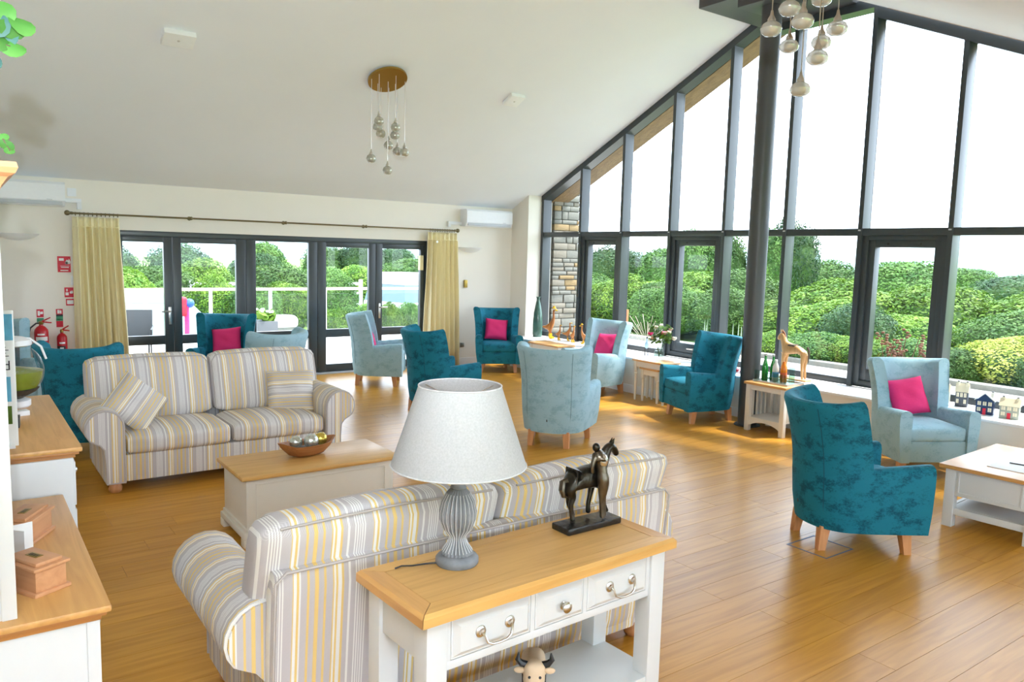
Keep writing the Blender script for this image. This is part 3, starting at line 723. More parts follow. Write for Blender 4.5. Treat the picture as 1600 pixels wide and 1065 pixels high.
# wooden cow figure on the console shelf
cow = thing('cow_figure', 'pale wooden cow figure with black horns on the console shelf', 'figurine', (1.775, 2.25, .20), -.63)
M['palewood'] = plain('pale_wood_figure', (.72, .54, .36), .6, noise=.12)
def cw(q):
    k = 1-.30*max(0, (.165-q.z))/.1*(q.y < 0); return Vector((q.x*k, q.y-.25*max(0, .14-q.z)*(q.y < -.04), q.z))
MB().softbox(-.042, .042, -.075, -.005, .055, .168, .024, (.003, .004, .003), 9, cw).build('head', M['palewood'], cow)
MB().softbox(-.045, .045, -.03, .15, .045, .135, .03, (.004, .0, .006), 9).build('body', M['palewood'], cow)
for sx in (-1, 1):
    for yy in (0, .12): bx('leg', M['palewood'], cow, sx*.03-.013, sx*.03+.013, yy-.013, yy+.013, 0, .06, .004)
    MB().tube([(sx*.030, -.04, .155), (sx*.052, -.042, .162), (sx*.066, -.042, .178), (sx*.062, -.04, .203)], [.014, .014, .011, .003], 8).build('horn', M['black'], cow)
    MB().ball((sx*.058, -.045, .135), (.022, .008, .013)).build('ear', M['palewood'], cow)
    MB().ball((sx*.020, -.080, .125), (.006, .004, .006), 8, 6).build('eye', M['ink'], cow)
bx('collar', M['ink'], cow, -.047, .047, -.012, .004, .06, .10, .004)

# table lamp
lp = thing('table_lamp', 'table lamp with fluted grey wood base and pale linen shade', 'lamp', (1.47, 2.345, .78))
MB().lathe([(.076, 0), (.080, .006), (.080, .022), (.072, .032), (.055, .040)], 40).build('foot', M['lampgrey'], lp)
pr = [(.055, .040), (.052, .05), (.036, .075), (.027, .098), (.030, .108), (.050, .135), (.062, .17), (.064, .20), (.055, .24), (.040, .268), (.027, .283)]
MB().lathe(pr, 144, None, (24, .10, 0, 10)).build('fluted_stem', M['lampgrey'], lp)
m = MB()
for k in range(24):
    a = 2*PI*(k+.5)/24; m.tube([(r*1.085*math.cos(a), r*1.085*math.sin(a), z) for r, z in pr[1:-1]], .0016, 4)
m.build('flute_ridge_line', M['lamprub'], lp)  # thin white paint lines along the flute ridges
MB().lathe([(.028, .283), (.031, .288), (.027, .293), (.026, .318), (.030, .325), (.034, .332)], 32).build('neck', M['lampgrey'], lp)
MB().lathe([(.036, .332), (.046, .342), (.046, .352), (.040, .362), (.02, .366)], 48, None, (18, .06, 0, 3)).build('collar', M['black'], lp)
MB().lathe([(.012, .36), (.012, .44), (.028, .47), (.03, .50), (.012, .53)], 16).build('bulb', M['paper'], lp)
zb, zt, rb, rt = .375, .665, .247, .150
MB().lathe([(rb, zb), (rt, zt), (rt-.003, zt), (rb-.003, zb), (rb, zb)], 64, None, None, False, False).build('shade', M['shade'], lp)
for r, z in ((rb, zb), (rt, zt)):
    m = MB(); m.tube([(r*math.cos(2*PI*k/48), r*math.sin(2*PI*k/48), z) for k in range(49)], .003, 6); m.build('shade_rim', M['lamprub'], lp)
m = MB()
for k in range(3):
    a = 2*PI*k/3; m.tube([(0, 0, zt-.03), (rt*.6*math.cos(a), rt*.6*math.sin(a), zt-.03), ((rt-.005)*math.cos(a), (rt-.005)*math.sin(a), zt-.01)], .002, 5)
m.build('shade_fitter', M['nickel'], lp)
MB().tube([(-.07, .02, .008), (-.11, .04, .006), (-.16, .05, .006), (-.20, .055, .012), (-.225, .06, .006)], .003, 6).build('power_cord', M['black'], lp)

# bronze horse statue
hs = thing('horse_statue', 'dark bronze statue of a person leaning on a standing horse, on the console', 'statue', (2.145, 2.385, .78), math.radians(1))
MB().box(-.150, .150, -.052, .058, 0, .028, .006).build('plinth', plain('black_plinth', (.012, .012, .013), .25, noise=.5, bump=.4, scale=30), hs)
k = .00185   # metres per picture pixel of the statue
def hp(px, py, y, r): return ((px-918)*.0034, y, .026+(808-py)*.00285, r)
Hs = [hp(906, 744, .02, .043), hp(890, 741, .02, .044), hp(927, 744, .02, .042), hp(941, 734, .02, .036), hp(947, 719, .02, .027), hp(952, 706, .02, .022), hp(959, 701, .02, .021), hp(966, 710, .02, .016), hp(970, 719, .02, .012),
      hp(886, 757, .0, .025), hp(893, 767, .0, .016), hp(889, 778, .0, .012), hp(891, 792, .0, .010), hp(893, 805, -.004, .014),
      hp(889, 757, .038, .024), hp(896, 767, .038, .015), hp(895, 780, .038, .012), hp(900, 793, .038, .010), hp(903, 804, .038, .014),
      hp(938, 757, .0, .018), hp(941, 773, .0, .012), hp(944, 787, .0, .010), hp(949, 802, -.004, .013),
      hp(934, 757, .038, .018), hp(931, 774, .038, .012), hp(928, 790, .038, .010), hp(929, 804, .038, .013)]
skin('horse', M['bronze_dark'], hs, Hs, [(0, 1), (0, 2), (2, 3), (3, 4), (4, 5), (5, 6), (6, 7), (7, 8), (1, 9), (9, 10), (10, 11), (11, 12), (12, 13), (1, 14), (14, 15), (15, 16), (16, 17), (17, 18), (2, 19), (19, 20), (20, 21), (21, 22), (2, 23), (23, 24), (24, 25), (25, 26)])
MB().tube([hp(886, 744, .02, 0)[:3], hp(880, 745, .02, 0)[:3], hp(877, 755, .012, 0)[:3], hp(880, 764, .012, 0)[:3], hp(889, 768, .01, 0)[:3]], [.015, .014, .014, .011, .005], 8).build('tail', M['bronze_mid'], hs)
for q in (-.008, .03): MB().tube([hp(960, 699, q*.3+.018, 0)[:3], hp(963, 691, q*.3+.018, 0)[:3]], [.008, .002], 6).build('ear', M['bronze_dark'], hs)
MB().tube([hp(945, 712, .012, 0)[:3], hp(943, 722, .012, 0)[:3], hp(938, 732, .012, 0)[:3]], [.020, .023, .02], 6).build('mane', M['bronze_mid'], hs)
# leaning figure: torso, skirt, arms, legs and head in one body
Fp = [hp(929, 728, -.034, .024), hp(928, 716, -.030, .027), hp(929, 707, -.026, .024), hp(925, 700, -.016, .013), hp(930, 738, -.038, .028), hp(931, 750, -.042, .030), hp(931, 759, -.042, .026),
      hp(929, 772, -.040, .012), hp(930, 788, -.040, .010), hp(931, 804, -.044, .011), hp(934, 772, -.034, .012), hp(935, 786, -.036, .010), hp(936, 803, -.036, .011),
      hp(919, 712, -.024, .012), hp(915, 724, -.026, .010), hp(918, 735, -.022, .009), hp(938, 712, -.012, .012), hp(942, 722, .005, .010)]
skin('figure', M['bronze_mid'], hs, Fp, [(0, 1), (1, 2), (2, 3), (0, 4), (4, 5), (5, 6), (6, 7), (7, 8), (8, 9), (6, 10), (10, 11), (11, 12), (2, 13), (13, 14), (14, 15), (2, 16), (16, 17)])
MB().ball(hp(924, 697, -.014, 0)[:3], (.017, .017, .019), 12, 8).build('head', M['bronze_dark'], hs)
MB().ball(hp(929, 716, -.042, 0)[:3], (.024, .018, .030), 12, 8).build('shirt', M['bronze_light'], hs)

# blanket trunk
tk = thing('trunk_table', 'cream blanket trunk with oak lid between the two striped sofas', 'trunk', (1.98, 5.12, 0))
bx('body', M['cream'], tk, -.52, .52, -.25, .25, .10, .445, .004)
MB().box(-.53, .53, -.26, .26, .10, .125, .006).box(-.545, .545, -.275, .275, .055, .10, .012).build('plinth', M['cream'], tk)
for sx in (-1, 1):
    for sy in (-1, 1): bx('bracket_foot', M['cream'], tk, sx*.545-(.10 if sx > 0 else 0), sx*.545+(.10 if sx < 0 else 0), sy*.275-(.08 if sy > 0 else 0), sy*.275+(.08 if sy < 0 else 0), 0, .057, .01)
for q in (-1,):
    MB().box(-.46, .46, -.256, -.25, .40, .412, .002).box(-.46, .46, -.256, -.25, .15, .162, .002).box(-.46, -.448, -.256, -.25, .162, .40, .002).box(.448, .46, -.256, -.25, .162, .40, .002).build('panel_moulding', M['cream'], tk)
bx('lid', M['oak'], tk, -.56, .56, -.29, .29, .445, .475, .012)
# carved bowl with spheres
bw = thing('wooden_bowl', 'rough boat shaped wooden bowl on the trunk lid', 'bowl', (1.98, 5.17, .475), math.radians(8))
m = MB(); seg = 28; prof = [(.30, .0), (.62, .012), (.88, .05), (1.0, .088), (.93, .086), (.80, .055), (.5, .028), (.1, .024)]
vs = []
for r, z in prof:
    for i in range(seg):
        a = 2*PI*i/seg; wob = 1+.05*math.sin(3*a+1)+.04*math.sin(5*a); up = .022*abs(math.cos(a))**3*(r if z > .03 else 0)
        vs.append((.215*r*math.cos(a)*wob, .115*r*math.sin(a)*wob, z+up))
n = len(prof); fs = [(j*seg+i, j*seg+(i+1) % seg, (j+1)*seg+(i+1) % seg, (j+1)*seg+i) for j in range(n-1) for i in range(seg)]+[tuple(range(seg))[::-1], tuple(range((n-1)*seg, n*seg))]
m.add(vs, fs); m.build('bowl_shell', wood('teak_root', (.40, .17, .06), (.28, .10, .03), 'X', 9, .5), bw)
o = MB().lathe([(.16, .05), (.10, .056), (.03, .06)], 20, Matrix.Diagonal((1, .52, 1, 1))).build('gravel_fill', plain('grey_gravel', (.35, .35, .34), .7, noise=.8, scale=90, bump=1), bw)
for (x, y, r, mt, lab) in ((-.078, .02, .046, ('silver_mosaic_ball', (.55, .58, .52)), 'silver green mosaic ball at the back of the wooden bowl'), (.012, -.03, .052, ('pearl_mosaic_ball', (.62, .66, .62)), 'large pearly mosaic ball at the front of the bowl'), (.112, .012, .046, ('gold_mosaic_ball', (.70, .52, .10)), 'gold mosaic ball in the wooden bowl')):
    v = Vector((x, y, .475+.058+r*.92)); R = Matrix.Rotation(math.radians(8), 3, 'Z'); v2 = R @ Vector((x, y, 0))
    o = MB().ball((0, 0, 0), r, 20, 14).build('mosaic_ball', plain(mt[0], mt[1], .18, .75, noise=.5, scale=45, bump=.4)); o.location = (1.98+v2.x, 5.17+v2.y, .475+.058+r*.85); tag(o, lab, 'ornament', 'mosaic balls in the bowl')
# low white table with oak top
cf = thing('coffee_table', 'white coffee table with oak top, apron and lower shelf', 'table', (6.43, 2.375, 0), math.radians(3))
bx('table_top', M['oak_y'], cf, -.545, .545, -.335, .335, .44, .47, .006)
for sx in (-1, 1):
    for sy in (-1, 1): bx('leg', M['white'], cf, sx*.505-(.07 if sx > 0 else 0), sx*.505+(.07 if sx < 0 else 0), sy*.30-(.07 if sy > 0 else 0), sy*.30+(.07 if sy < 0 else 0), 0, .44, .005)
for sx in (-1, 1):
    bx('end_apron', M['white'], cf, sx*.49-.012, sx*.49+.012, -.23, .23, .24, .44, .003)
    MB().box(sx*.504-.004, sx*.504+.004, -.21, .21, .415, .425).box(sx*.504-.004, sx*.504+.004, -.21, .21, .262, .272).box(sx*.504-.004, sx*.504+.004, -.21, -.2, .272, .415).box(sx*.504-.004, sx*.504+.004, .2, .21, .272, .415).build('apron_moulding', M['white'], cf)
for sy in (-1, 1): bx('side_apron', M['white'], cf, -.435, .435, sy*.285-.012, sy*.285+.012, .24, .44, .003)
MB().box(-.46, .46, -.26, .26, .125, .145, .003).box(-.495, -.465, -.23, .23, .095, .145, .003).box(.465, .495, -.23, .23, .095, .145, .003).box(-.435, .435, -.295, -.265, .095, .145, .003).box(-.435, .435, .265, .295, .095, .145, .003).build('lower_shelf', M['white'], cf)
def flat(name, label, cat, mat, x, y, z, w, d, h, rz, group=None):
    o = MB().box(-w/2, w/2, -d/2, d/2, 0, h, min(.002, h*.3)).build(name, mat); o.location = (x, y, z); o.rotation_euler = (0, 0, rz); return tag(o, label, cat, group)
flat('magazine', 'white magazine lying open on the coffee table', 'magazine', M['paper'], 6.25, 2.25, .47, .30, .42, .006, .1)
flat('pen', 'black pen lying on the white magazine', 'pen', M['black'], 6.33, 2.30, .4762, .012, .17, .008, .25)
flat('spectacle_case', 'dark oval case with pale lid at the edge of the coffee table', 'case', M['black'], 6.62, 2.24, .47, .07, .16, .03, .3)

# nest of tables with turned legs
def turned_table(name, label, x0, x1, y0, y1, h, group):
    t = thing(name, label, 'table', ((x0+x1)/2, (y0+y1)/2, 0), 0, group); a, b = (x1-x0)/2, (y1-y0)/2
    bx('table_top', M['oak_y'], t, -a, a, -b, b, h-.026, h, .008)
    MB().box(-a+.03, a-.03, -b+.025, -b+.043, h-.10, h-.026).box(-a+.03, a-.03, b-.043, b-.025, h-.10, h-.026).box(-a+.03, -a+.048, -b+.043, b-.043, h-.10, h-.026).box(a-.048, a-.03, -b+.043, b-.043, h-.10, h-.026).build('apron', M['cream'], t, False)
    for sx in (-1, 1):
        for sy in (-1, 1):
            q = MB(); X, Y = sx*(a-.045), sy*(b-.04); q.box(X-.025, X+.025, Y-.025, Y+.025, h-.14, h-.026, .003)
            q.lathe([(.014, 0), (.018, .05), (.021, h*.45), (.016, h*.62), (.025, h*.65), (.016, h*.68), (.023, h-.15), (.024, h-.138)], 14, Matrix.Translation((X, Y, 0))); q.build('leg', M['cream'], t)
    return t
turned_table('nest_table', 'tall cream nest table holding the vase of flowers', 7.43, 7.755, 6.90, 7.49, .56, 'nest of tables')
turned_table('nest_table', 'small cream nest table tucked under the taller one', 7.45, 7.72, 7.02, 7.37, .46, 'nest of tables')
turned_table('side_table', 'cream side table with oak top beside the wooden ducks', 7.40, 7.755, 9.05, 9.80, .55, None)
# drinks table
sd = thing('side_table', 'white side table with slatted sides holding drinks bottles', 'table', (7.495, 5.235, 0))
a, b, h = .245, .275, .56
bx('table_top', M['oak_y'], sd, -a, a, -b, b, h-.028, h, .006)
for sx in (-1, 1):
    for sy in (-1, 1): bx('leg', M['cream'], sd, sx*(a-.02)-(.055 if sx > 0 else 0), sx*(a-.02)+(.055 if sx < 0 else 0), sy*(b-.02)-(.055 if sy > 0 else 0), sy*(b-.02)+(.055 if sy < 0 else 0), 0, h-.028, .004)
for sx in (-1, 1):
    bx('top_rail', M['cream'], sd, sx*(a-.045)-.01, sx*(a-.045)+.01, -b+.075, b-.075, h-.09, h-.028, .002)
    n = 12; vs = []; yy0, yy1 = -b+.075, b-.075
    P = [(yy0, .06)]+[(yy0+(yy1-yy0)*i/n, .06+.055*math.sin(PI*i/n)**.7) for i in range(1, n)]+[(yy1, .06), (yy1, .155), (yy0, .155)]
    quad_prism('arched_rail', M['cream'], P, sx*(a-.045)-.01, sx*(a-.045)+.01, sd)
bx('shelf', M['cream'], sd, -a+.04, a-.04, -b+.04, b-.04, .145, .16, .002)
for sy in (-1, 1):
    bx('top_rail', M['cream'], sd, -a+.075, a-.075, sy*(b-.045)-.01, sy*(b-.045)+.01, h-.09, h-.028, .002)
    for q in range(4): bx('slat', M['cream'], sd, -.13+q*.075, -.10+q*.075, sy*(b-.045)-.006, sy*(b-.045)+.006, .16, h-.09, .002)
for q in range(5): bx('slat', M['cream'], sd, a-.05, a-.04, -.17+q*.075, -.14+q*.075, .16, h-.09, .002)

# cabinets along the west wall
def cab_top(parent, x0, x1, y0, y1, z, mat):
    MB().box(x0, x1, y0, y1, z-.022, z, .007).build('oak_top', mat, parent)
    MB().box(x0, x1-.012, y0+.012, y1, z-.036, z-.022, .005).box(x0, x1-.026, y0+.026, y1, z-.052, z-.036, .004).build('top_moulding', M['oak_dark'], parent)
db = thing('dresser', 'white dresser with oak top and tall hutch holding wooden caskets', 'dresser', (0, 0, 0))
cab_top(db, -.28, .352, 2.545, 3.83, .82, M['oak_y'])
bx('carcass', M['white'], db, -.28, .315, 2.58, 3.82, .0, .77, .004)
bx('corner_post', M['white'], db, .285, .322, 2.574, 2.62, 0, .768, .003)
for k in range(3):
    d = bx('drawer', M['white'], db, .312, .326, 2.65+k*.39, 3.01+k*.39, .56, .74, .003); MB().ball((.34, 2.83+k*.39, .65), .016).build('knob', M['nickel'], d)
    d = bx('cabinet_door', M['white'], db, .312, .326, 2.65+k*.39, 3.01+k*.39, .09, .54, .003); MB().ball((.34, 2.95+k*.39, .45), .016).build('knob', M['nickel'], d)
ht = bx('hutch_side', M['white'], db, -.28, .106, 2.595, 2.625, .82, 2.06, .003)
bx('hutch_stile', M['white'], db, .072, .110, 2.590, 2.63, .82, 2.06, .002)
bx('hutch_side', M['white'], db, -.28, .118, 3.79, 3.82, .82, 2.06, .003)
bx('hutch_back', M['cream'], db, -.28, -.265, 2.62, 3.79, .82, 2.06, .002)
for z in (1.2, 1.6): bx('hutch_shelf', M['cream'], db, -.265, .10, 2.62, 3.79, z, z+.022, .002)
m = MB(); pr = [(.0, 2.035), (.006, 2.045), (.012, 2.07), (.028, 2.095), (.045, 2.105), (.052, 2.12), (.048, 2.135), (.0, 2.14)]
for i in range(len(pr)-1):
    o0, z0 = pr[i]; o1, z1 = pr[i+1]
    m.add([(-.28, 2.595-o0, z0), (.106+o0, 2.595-o0, z0), (.106+o0, 3.82, z0), (-.28, 2.595-o1, z1), (.106+o1, 2.595-o1, z1), (.106+o1, 3.82, z1)], [(0, 1, 4, 3), (1, 2, 5, 4)])
m.add([(-.28, 2.595, 2.14), (.106, 2.595, 2.14), (.106, 3.82, 2.14), (-.28, 3.82, 2.14)], [(0, 1, 2, 3)])
m.build('cornice', M['casket'], db)
sb = thing('sideboard', 'taller white sideboard with oak top holding the fish bowl', 'sideboard', (0, 0, 0))
cab_top(sb, -.28, .435, 3.84, 5.28, 1.02, M['oak_y'])
bx('carcass', M['white'], sb, -.28, .40, 3.855, 5.27, 0, .97, .004)
for k in range(3):
    d = bx('drawer', M['white'], sb, .397, .411, 3.90+k*.45, 4.32+k*.45, .74, .94, .003); MB().ball((.425, 4.11+k*.45, .85), .016).build('knob', M['nickel'], d)
    d = bx('cabinet_door', M['white'], sb, .397, .411, 3.90+k*.45, 4.32+k*.45, .09, .72, .003); MB().ball((.425, 4.25+k*.45, .55), .016).build('knob', M['nickel'], d)
# wooden caskets with brass plates
def casket(x, y, rz, label, L=.16):
    t = thing('wooden_casket', label, 'box', (x, y, .82), rz, 'wooden caskets on the dresser')
    bx('body', M['casket'], t, -L/2, L/2, -.05, .05, .012, .082, .001); bx('base_board', M['casket'], t, -L/2-.01, L/2+.01, -.06, .06, 0, .012, .003)
    bx('lid', M['casket'], t, -L/2-.010, L/2+.010, -.06, .06, .082, .092, .003); bx('lid_panel', M['casket'], t, -L/2+.006, L/2-.006, -.044, .044, .092, .104, .004)
    p = bx('plate', M['brass'], t, -.027, .027, -.013, .013, .104, .1055, .0005)
    for q in (-.005, 0, .005): bx('engraving', M['ink'], p, -.02, .02, q-.001, q+.001, .1055, .1058, 0, False)
casket(.172, 2.815, math.radians(119), 'light wooden casket with brass plate near the open end of the dresser')
casket(.178, 3.31, math.radians(61), 'light wooden casket with brass plate behind the folded card', .19)
cd = thing('folded_card', 'folded white card with handwriting between the two caskets', 'card', (.135, 3.06, .82), math.radians(-6))
for sg in (-1, 1):
    o = MB().box(0, .10, -.0008, .0008, 0, .13).build('leaf', M['paper'], cd, False); o.rotation_euler = (0, 0, math.radians(20 if sg > 0 else -42)); o.location = (-.045, 0, 0)
    if sg < 0:
        MB().tube([(.03, -.0016, .10), (.04, -.0016, .09), (.035, -.0016, .085), (.045, -.0016, .075), (.04, -.0016, .065), (.05, -.0016, .06), (.045, -.0016, .05), (.055, -.0016, .04)], .0008, 4).build('handwriting', M['ink'], o)
# leaflet display on the sideboard
lf = thing('leaflet_stand', 'tall white leaflet display with blue printed sheets beside the fish bowl', 'leaflets', (.10, 4.0, 1.02))
bx('backboard', M['paper'], lf, -.12, .105, -.006, .006, 0, .60, .002); bx('base', M['paper'], lf, -.12, .09, -.06, .05, 0, .012, .002)
for (x0, x1, z0, z1, mt) in ((-.11, .10, .47, .585, 'blueprint'), (-.10, .085, .20, .31, 'blueprint'), (-.10, .085, .10, .18, 'leafA')): bx('print', M[mt], lf, x0, x1, -.008, -.006, z0, z1, 0, False)
for q in range(4): bx('text_line', M['ink'], lf, .02, .082-.01*(q % 2), -.009, -.006, .40+q*.013, .403+q*.013, 0, False)
text_mesh('lettering', 'ad', .06, M['ink'], lf, (.06, -.0075, .34), (PI/2, 0, 0))
# fish bowl
fb = thing('fish_bowl', 'round glass fish bowl with green water and white stand', 'fish bowl', (.235, 4.95, 1.02))
MB().lathe([(.075, 0), (.085, .01), (.085, .04), (.06, .05)], 28).build('stand', M['plastic'], fb)
sp = [(.155*math.sin(PI*j/14), .20-.155*math.cos(PI*j/14)) for j in range(1, 12)]
MB().lathe(sp, 32, None, None, True, False).build('glass_globe', M['clear'], fb)
M['water'] = plain('green_water', (.20, .24, .03), .15, noise=.5, scale=10)
MB().lathe([(r*.96, z) for r, z in sp if z < .23]+[(.001, .228)], 28).build('water', M['water'], fb)
MB().lathe([(.146, .056), (.150, .06)], 8).build('gravel', M['bark'], fb) if False else None
MB().lathe([(.05, .052), (.11, .085), (.128, .105), (.06, .12)], 24).build('gravel', plain('dark_gravel', (.05, .035, .02), .9, noise=.6, scale=60), fb)
MB().lathe([(.085, .335), (.10, .342), (.10, .37), (.06, .385)], 28).build('lid', M['plastic'], fb)
MB().tube([(0, -.02, .385), (.09, -.02, .375), (.14, -.02, .33), (.162, -.02, .26)], .006, 8).build('air_tube', M['plastic'], fb)
flat('adapter', 'white plug adapter on the sideboard beside the fish bowl', 'adapter', M['plastic'], .24, 4.70, 1.02, .10, .06, .025, .2)
flat('handset_charger', 'black handset charger on the sideboard in front of the adapter', 'charger', M['black'], .20, 4.42, 1.02, .07, .09, .05, -.1)
# trailing plant on the hutch
pl = thing('eucalyptus_plant', 'green round leaved eucalyptus plant on top of the hutch', 'plant', (.02, 2.95, 2.14))
MB().lathe([(.07, 0), (.09, .12), (.10, .14)], 20).build('pot', M['casket'], pl)
M['euca'] = leaf_mat('eucalyptus_leaf', (.05, .20, .03), (.12, .30, .07)); M['eucb'] = leaf_mat('eucalyptus_leaf_blue', (.06, .16, .15), (.12, .25, .22))
def leaf_mesh(name, mat, r=.03, ratio=1.1):
    m = MB(); n = 12; vs = [(0, 0, .003)]+[(r*math.cos(2*PI*i/n)*ratio, r*math.sin(2*PI*i/n), .006*math.cos(4*PI*i/n)) for i in range(n)]
    m.add(vs, [(0, i+1, (i+1) % n+1) for i in range(n)]); return m.mesh(name, mat)
lm = [leaf_mesh('leaf', M['euca'], .032), leaf_mesh('leaf', M['eucb'], .028), leaf_mesh('leaf', M['euca'], .024, 1.5)]
LW = [(.010, 2.6, 2.485, 0, .95), (.157, 2.6, 2.495, 2, 1.0), (.183, 2.6, 2.51, 0, 1.02), (.15, 2.62, 2.48, 1, 1.0), (.135, 2.6, 2.535, 0, 1.1), (.128, 2.6, 2.50, 1, 1.1), (.125, 2.6, 2.46, 0, .9), (.16, 2.6, 2.445, 2, 1.0), (.12, 2.6, 2.40, 1, .6), (.13, 2.62, 2.205, 2, .45), (.137, 2.62, 2.185, 2, .6), (.143, 2.62, 2.17, 2, .4), (.06, 2.65, 2.40, 0, 1), (.04, 2.7, 2.46, 1, 1), (.08, 2.72, 2.5, 0, 1), (0, 2.66, 2.36, 0, 1.1)]
random.seed(5)
for x, y, z, k, s in LW:
    o = bpy.data.objects.new('leaf', lm[k]); COL.objects.link(o); o.parent = pl; o.location = (x-.02, y-2.95, z-2.14); o.scale = (s, s, s)
    o.rotation_euler = (math.radians(80+random.uniform(-25, 25)), random.uniform(-.5, .5), random.uniform(-.5, .5))
for pts in ([(0, 0, .1), (.05, -.15, .28), (.11, -.33, .36), (.16, -.35, .36)], [(0, 0, .1), (.04, -.2, .2), (.10, -.34, .32), (.135, -.35, .31)], [(0, 0, .12), (.06, -.2, .12), (.11, -.33, .06), (.125, -.33, .03)]):
    MB().tube(pts, .0025, 5).build('stem', M['bark'], pl)

# ================================================================== WALL AND CEILING FITTINGS
# curtains
def curtain(label, xt0, xt1, xb0, xb1, seed):
    rnd = random.Random(seed); t = thing('curtain', label, 'curtain', ((xb0+xb1)/2, NY-.11, 0)); cx = (xb0+xb1)/2
    n = 90; zs = [.015, .3, .7, 1.1, 1.5, 1.8, 2.0, 2.10, 2.13, 2.19, 2.245]; folds = 7; ph = [rnd.uniform(-.5, .5) for _ in range(folds+2)]
    vs = []
    for z in zs:
        k = min(1, z/2.13); a0, a1 = xb0+(xt0-xb0)*k, xb1+(xt1-xb1)*k
        for i in range(n):
            u = i/(n-1); amp = .070*(1-.35*k) if z < 2.12 else .022
            w = math.sin(2*PI*folds*u+.7*math.sin(3*u*PI+seed)+(.5*math.sin(z*2+u*9) if z < 2.0 else 0))+.35*math.sin(2*PI*folds*2*u+1+z*.4)
            vs.append((a0+(a1-a0)*u-cx, amp*w, z))
    fs = [(j*n+i, j*n+i+1, (j+1)*n+i+1, (j+1)*n+i) for j in range(len(zs)-1) for i in range(n-1)]
    m = MB(); m.add(vs, fs); o = m.build('drape', M['curtain'], t, True, 80); sd_ = o.modifiers.new('thick', 'SOLIDIFY'); sd_.thickness = .006
    m = MB(); m.tube([(xt0+(xt1-xt0)*i/40-cx, -.024+.012*math.sin(i*1.3), 2.125+.003*math.sin(i*2)) for i in range(41)], .005, 5); m.build('heading_tape', M['curtain'], t)
    return t
curtain('straw coloured pleated curtain hanging beside the fire extinguishers', 1.245, 1.775, 1.235, 1.865, 1)
cr2 = curtain('straw coloured pleated curtain hanging beside the corner armchair', 6.335, 6.90, 6.27, 6.96, 4)
MB().lathe([(.02, 0), (.02, .006)], 14, Matrix.Translation((6.47-6.615, -.07, 2.09)) @ Matrix.Rotation(PI/2, 4, 'X')).build('white_badge', M['paper'], cr2)
cp = thing('curtain_pole', 'slim bronze curtain pole with ball finials above the doors', 'curtain pole', (0, NY-.11, 2.288))
MB().tube([(1.22, 0, 0), (6.88, 0, 0)], .012, 12).build('pole', M['bronze'], cp)
for x in (1.19, 6.905): MB().ball((x, 0, 0), .034, 16, 10).tube([(x, 0, 0), (x+(.06 if x < 3 else -.06), 0, 0)], .018, 10).build('finial', M['bronze'], cp)
for x in (2.66, 3.97, 5.24): MB().tube([(x, .11, 0), (x, 0, 0)], .010, 8).ball((x, 0, 0), .024, 12, 8).lathe([(.028, 0), (.028, .006)], 14, Matrix.Translation((x, .11, 0)) @ Matrix.Rotation(PI/2, 4, 'X')).build('bracket', M['bronze'], cp)
ring = MB(); ring.tube([(0, .022*math.cos(2*PI*k/16), .022*math.sin(2*PI*k/16)) for k in range(17)], .004, 6); rme = ring.mesh('ring', M['bronze'])
for x0, x1 in ((1.28, 1.76), (6.38, 6.84)):
    for k in range(11):
        o = bpy.data.objects.new('ring', rme); COL.objects.link(o); o.parent = cp; o.location = (x0+(x1-x0)*k/10, 0, -.008)
# air conditioners
def ac(label, x0, x1, z0, z1, tx):
    t = thing('air_conditioner', label, 'air conditioner', ((x0+x1)/2, NY, z0), 0, 'wall air conditioners'); w = (x1-x0)/2; h = z1-z0
    P = [(0, 0), (0, h), (-.19, h), (-.215, h-.03), (-.215, .07), (-.17, .0)]
    quad_prism('housing', M['plastic'], P, -w, w, t)
    bx('air_flap', M['plasticgrey'], t, -w+.03, w-.03, -.212, -.185, .012, .06, .004)
    bx('sensor_slot', M['plasticgrey'], t, w-.2, w-.14, -.219, -.214, .075, .082, 0, False)
    m = MB(); m.box(tx[0]-(x0+x1)/2, tx[1]-(x0+x1)/2, -.05, 0, .06, .11, .004).box(tx[1]-(x0+x1)/2-.05, tx[1]-(x0+x1)/2, -.05, 0, -.02, .06, .004) if tx[1] > x1 else m.box(tx[0]-(x0+x1)/2, tx[1]-(x0+x1)/2, -.05, 0, .02, .07, .004).box(tx[0]-(x0+x1)/2, tx[0]-(x0+x1)/2+.05, -.05, 0, -.02, .02, .004)
    m.build('pipe_trunking', M['plastic'], t)
ac('white wall air conditioner above the fire safety signs', .20, 1.165, 2.36, 2.655, (1.165, 1.36))
ac('white wall air conditioner in the corner beside the gable glazing', 7.02, 7.955, 2.37, 2.655, (6.76, 7.02))
def uplight(label, x):
    t = thing('wall_light', label, 'wall light', (x, NY, 1.93), 0, 'half bowl wall lights')
    prof = [(.02, 0), (.10, .012), (.17, .035), (.215, .065), (.235, .085), (.222, .085), (.16, .045), (.02, .012)]
    m = MB(); seg = 20; vs = [(r*math.cos(-PI*i/seg), r*.75*math.sin(-PI*i/seg), z) for r, z in prof for i in range(seg+1)]; k = seg+1
    m.add(vs, [(j*k+i, (j+1)*k+i, (j+1)*k+i+1, j*k+i+1) for j in range(len(prof)-1) for i in range(seg)]); m.build('plaster_bowl', M['trimwhite'], t)
    bx('back_plate', M['trimwhite'], t, -.06, .06, -.012, 0, .0, .07, .002)
uplight('white half bowl wall light below the left air conditioner with extinguishers under it'.replace(' left', ''), .66); uplight('white half bowl wall light between the curtain and the corner', 7.22)
o = bx('wall_plate', M['brass'], None, 7.11, 7.17, NY-.035, NY, 1.33, 1.46, .004); tag(o, 'small brass coloured wall unit beside the corner armchair', 'wall unit')
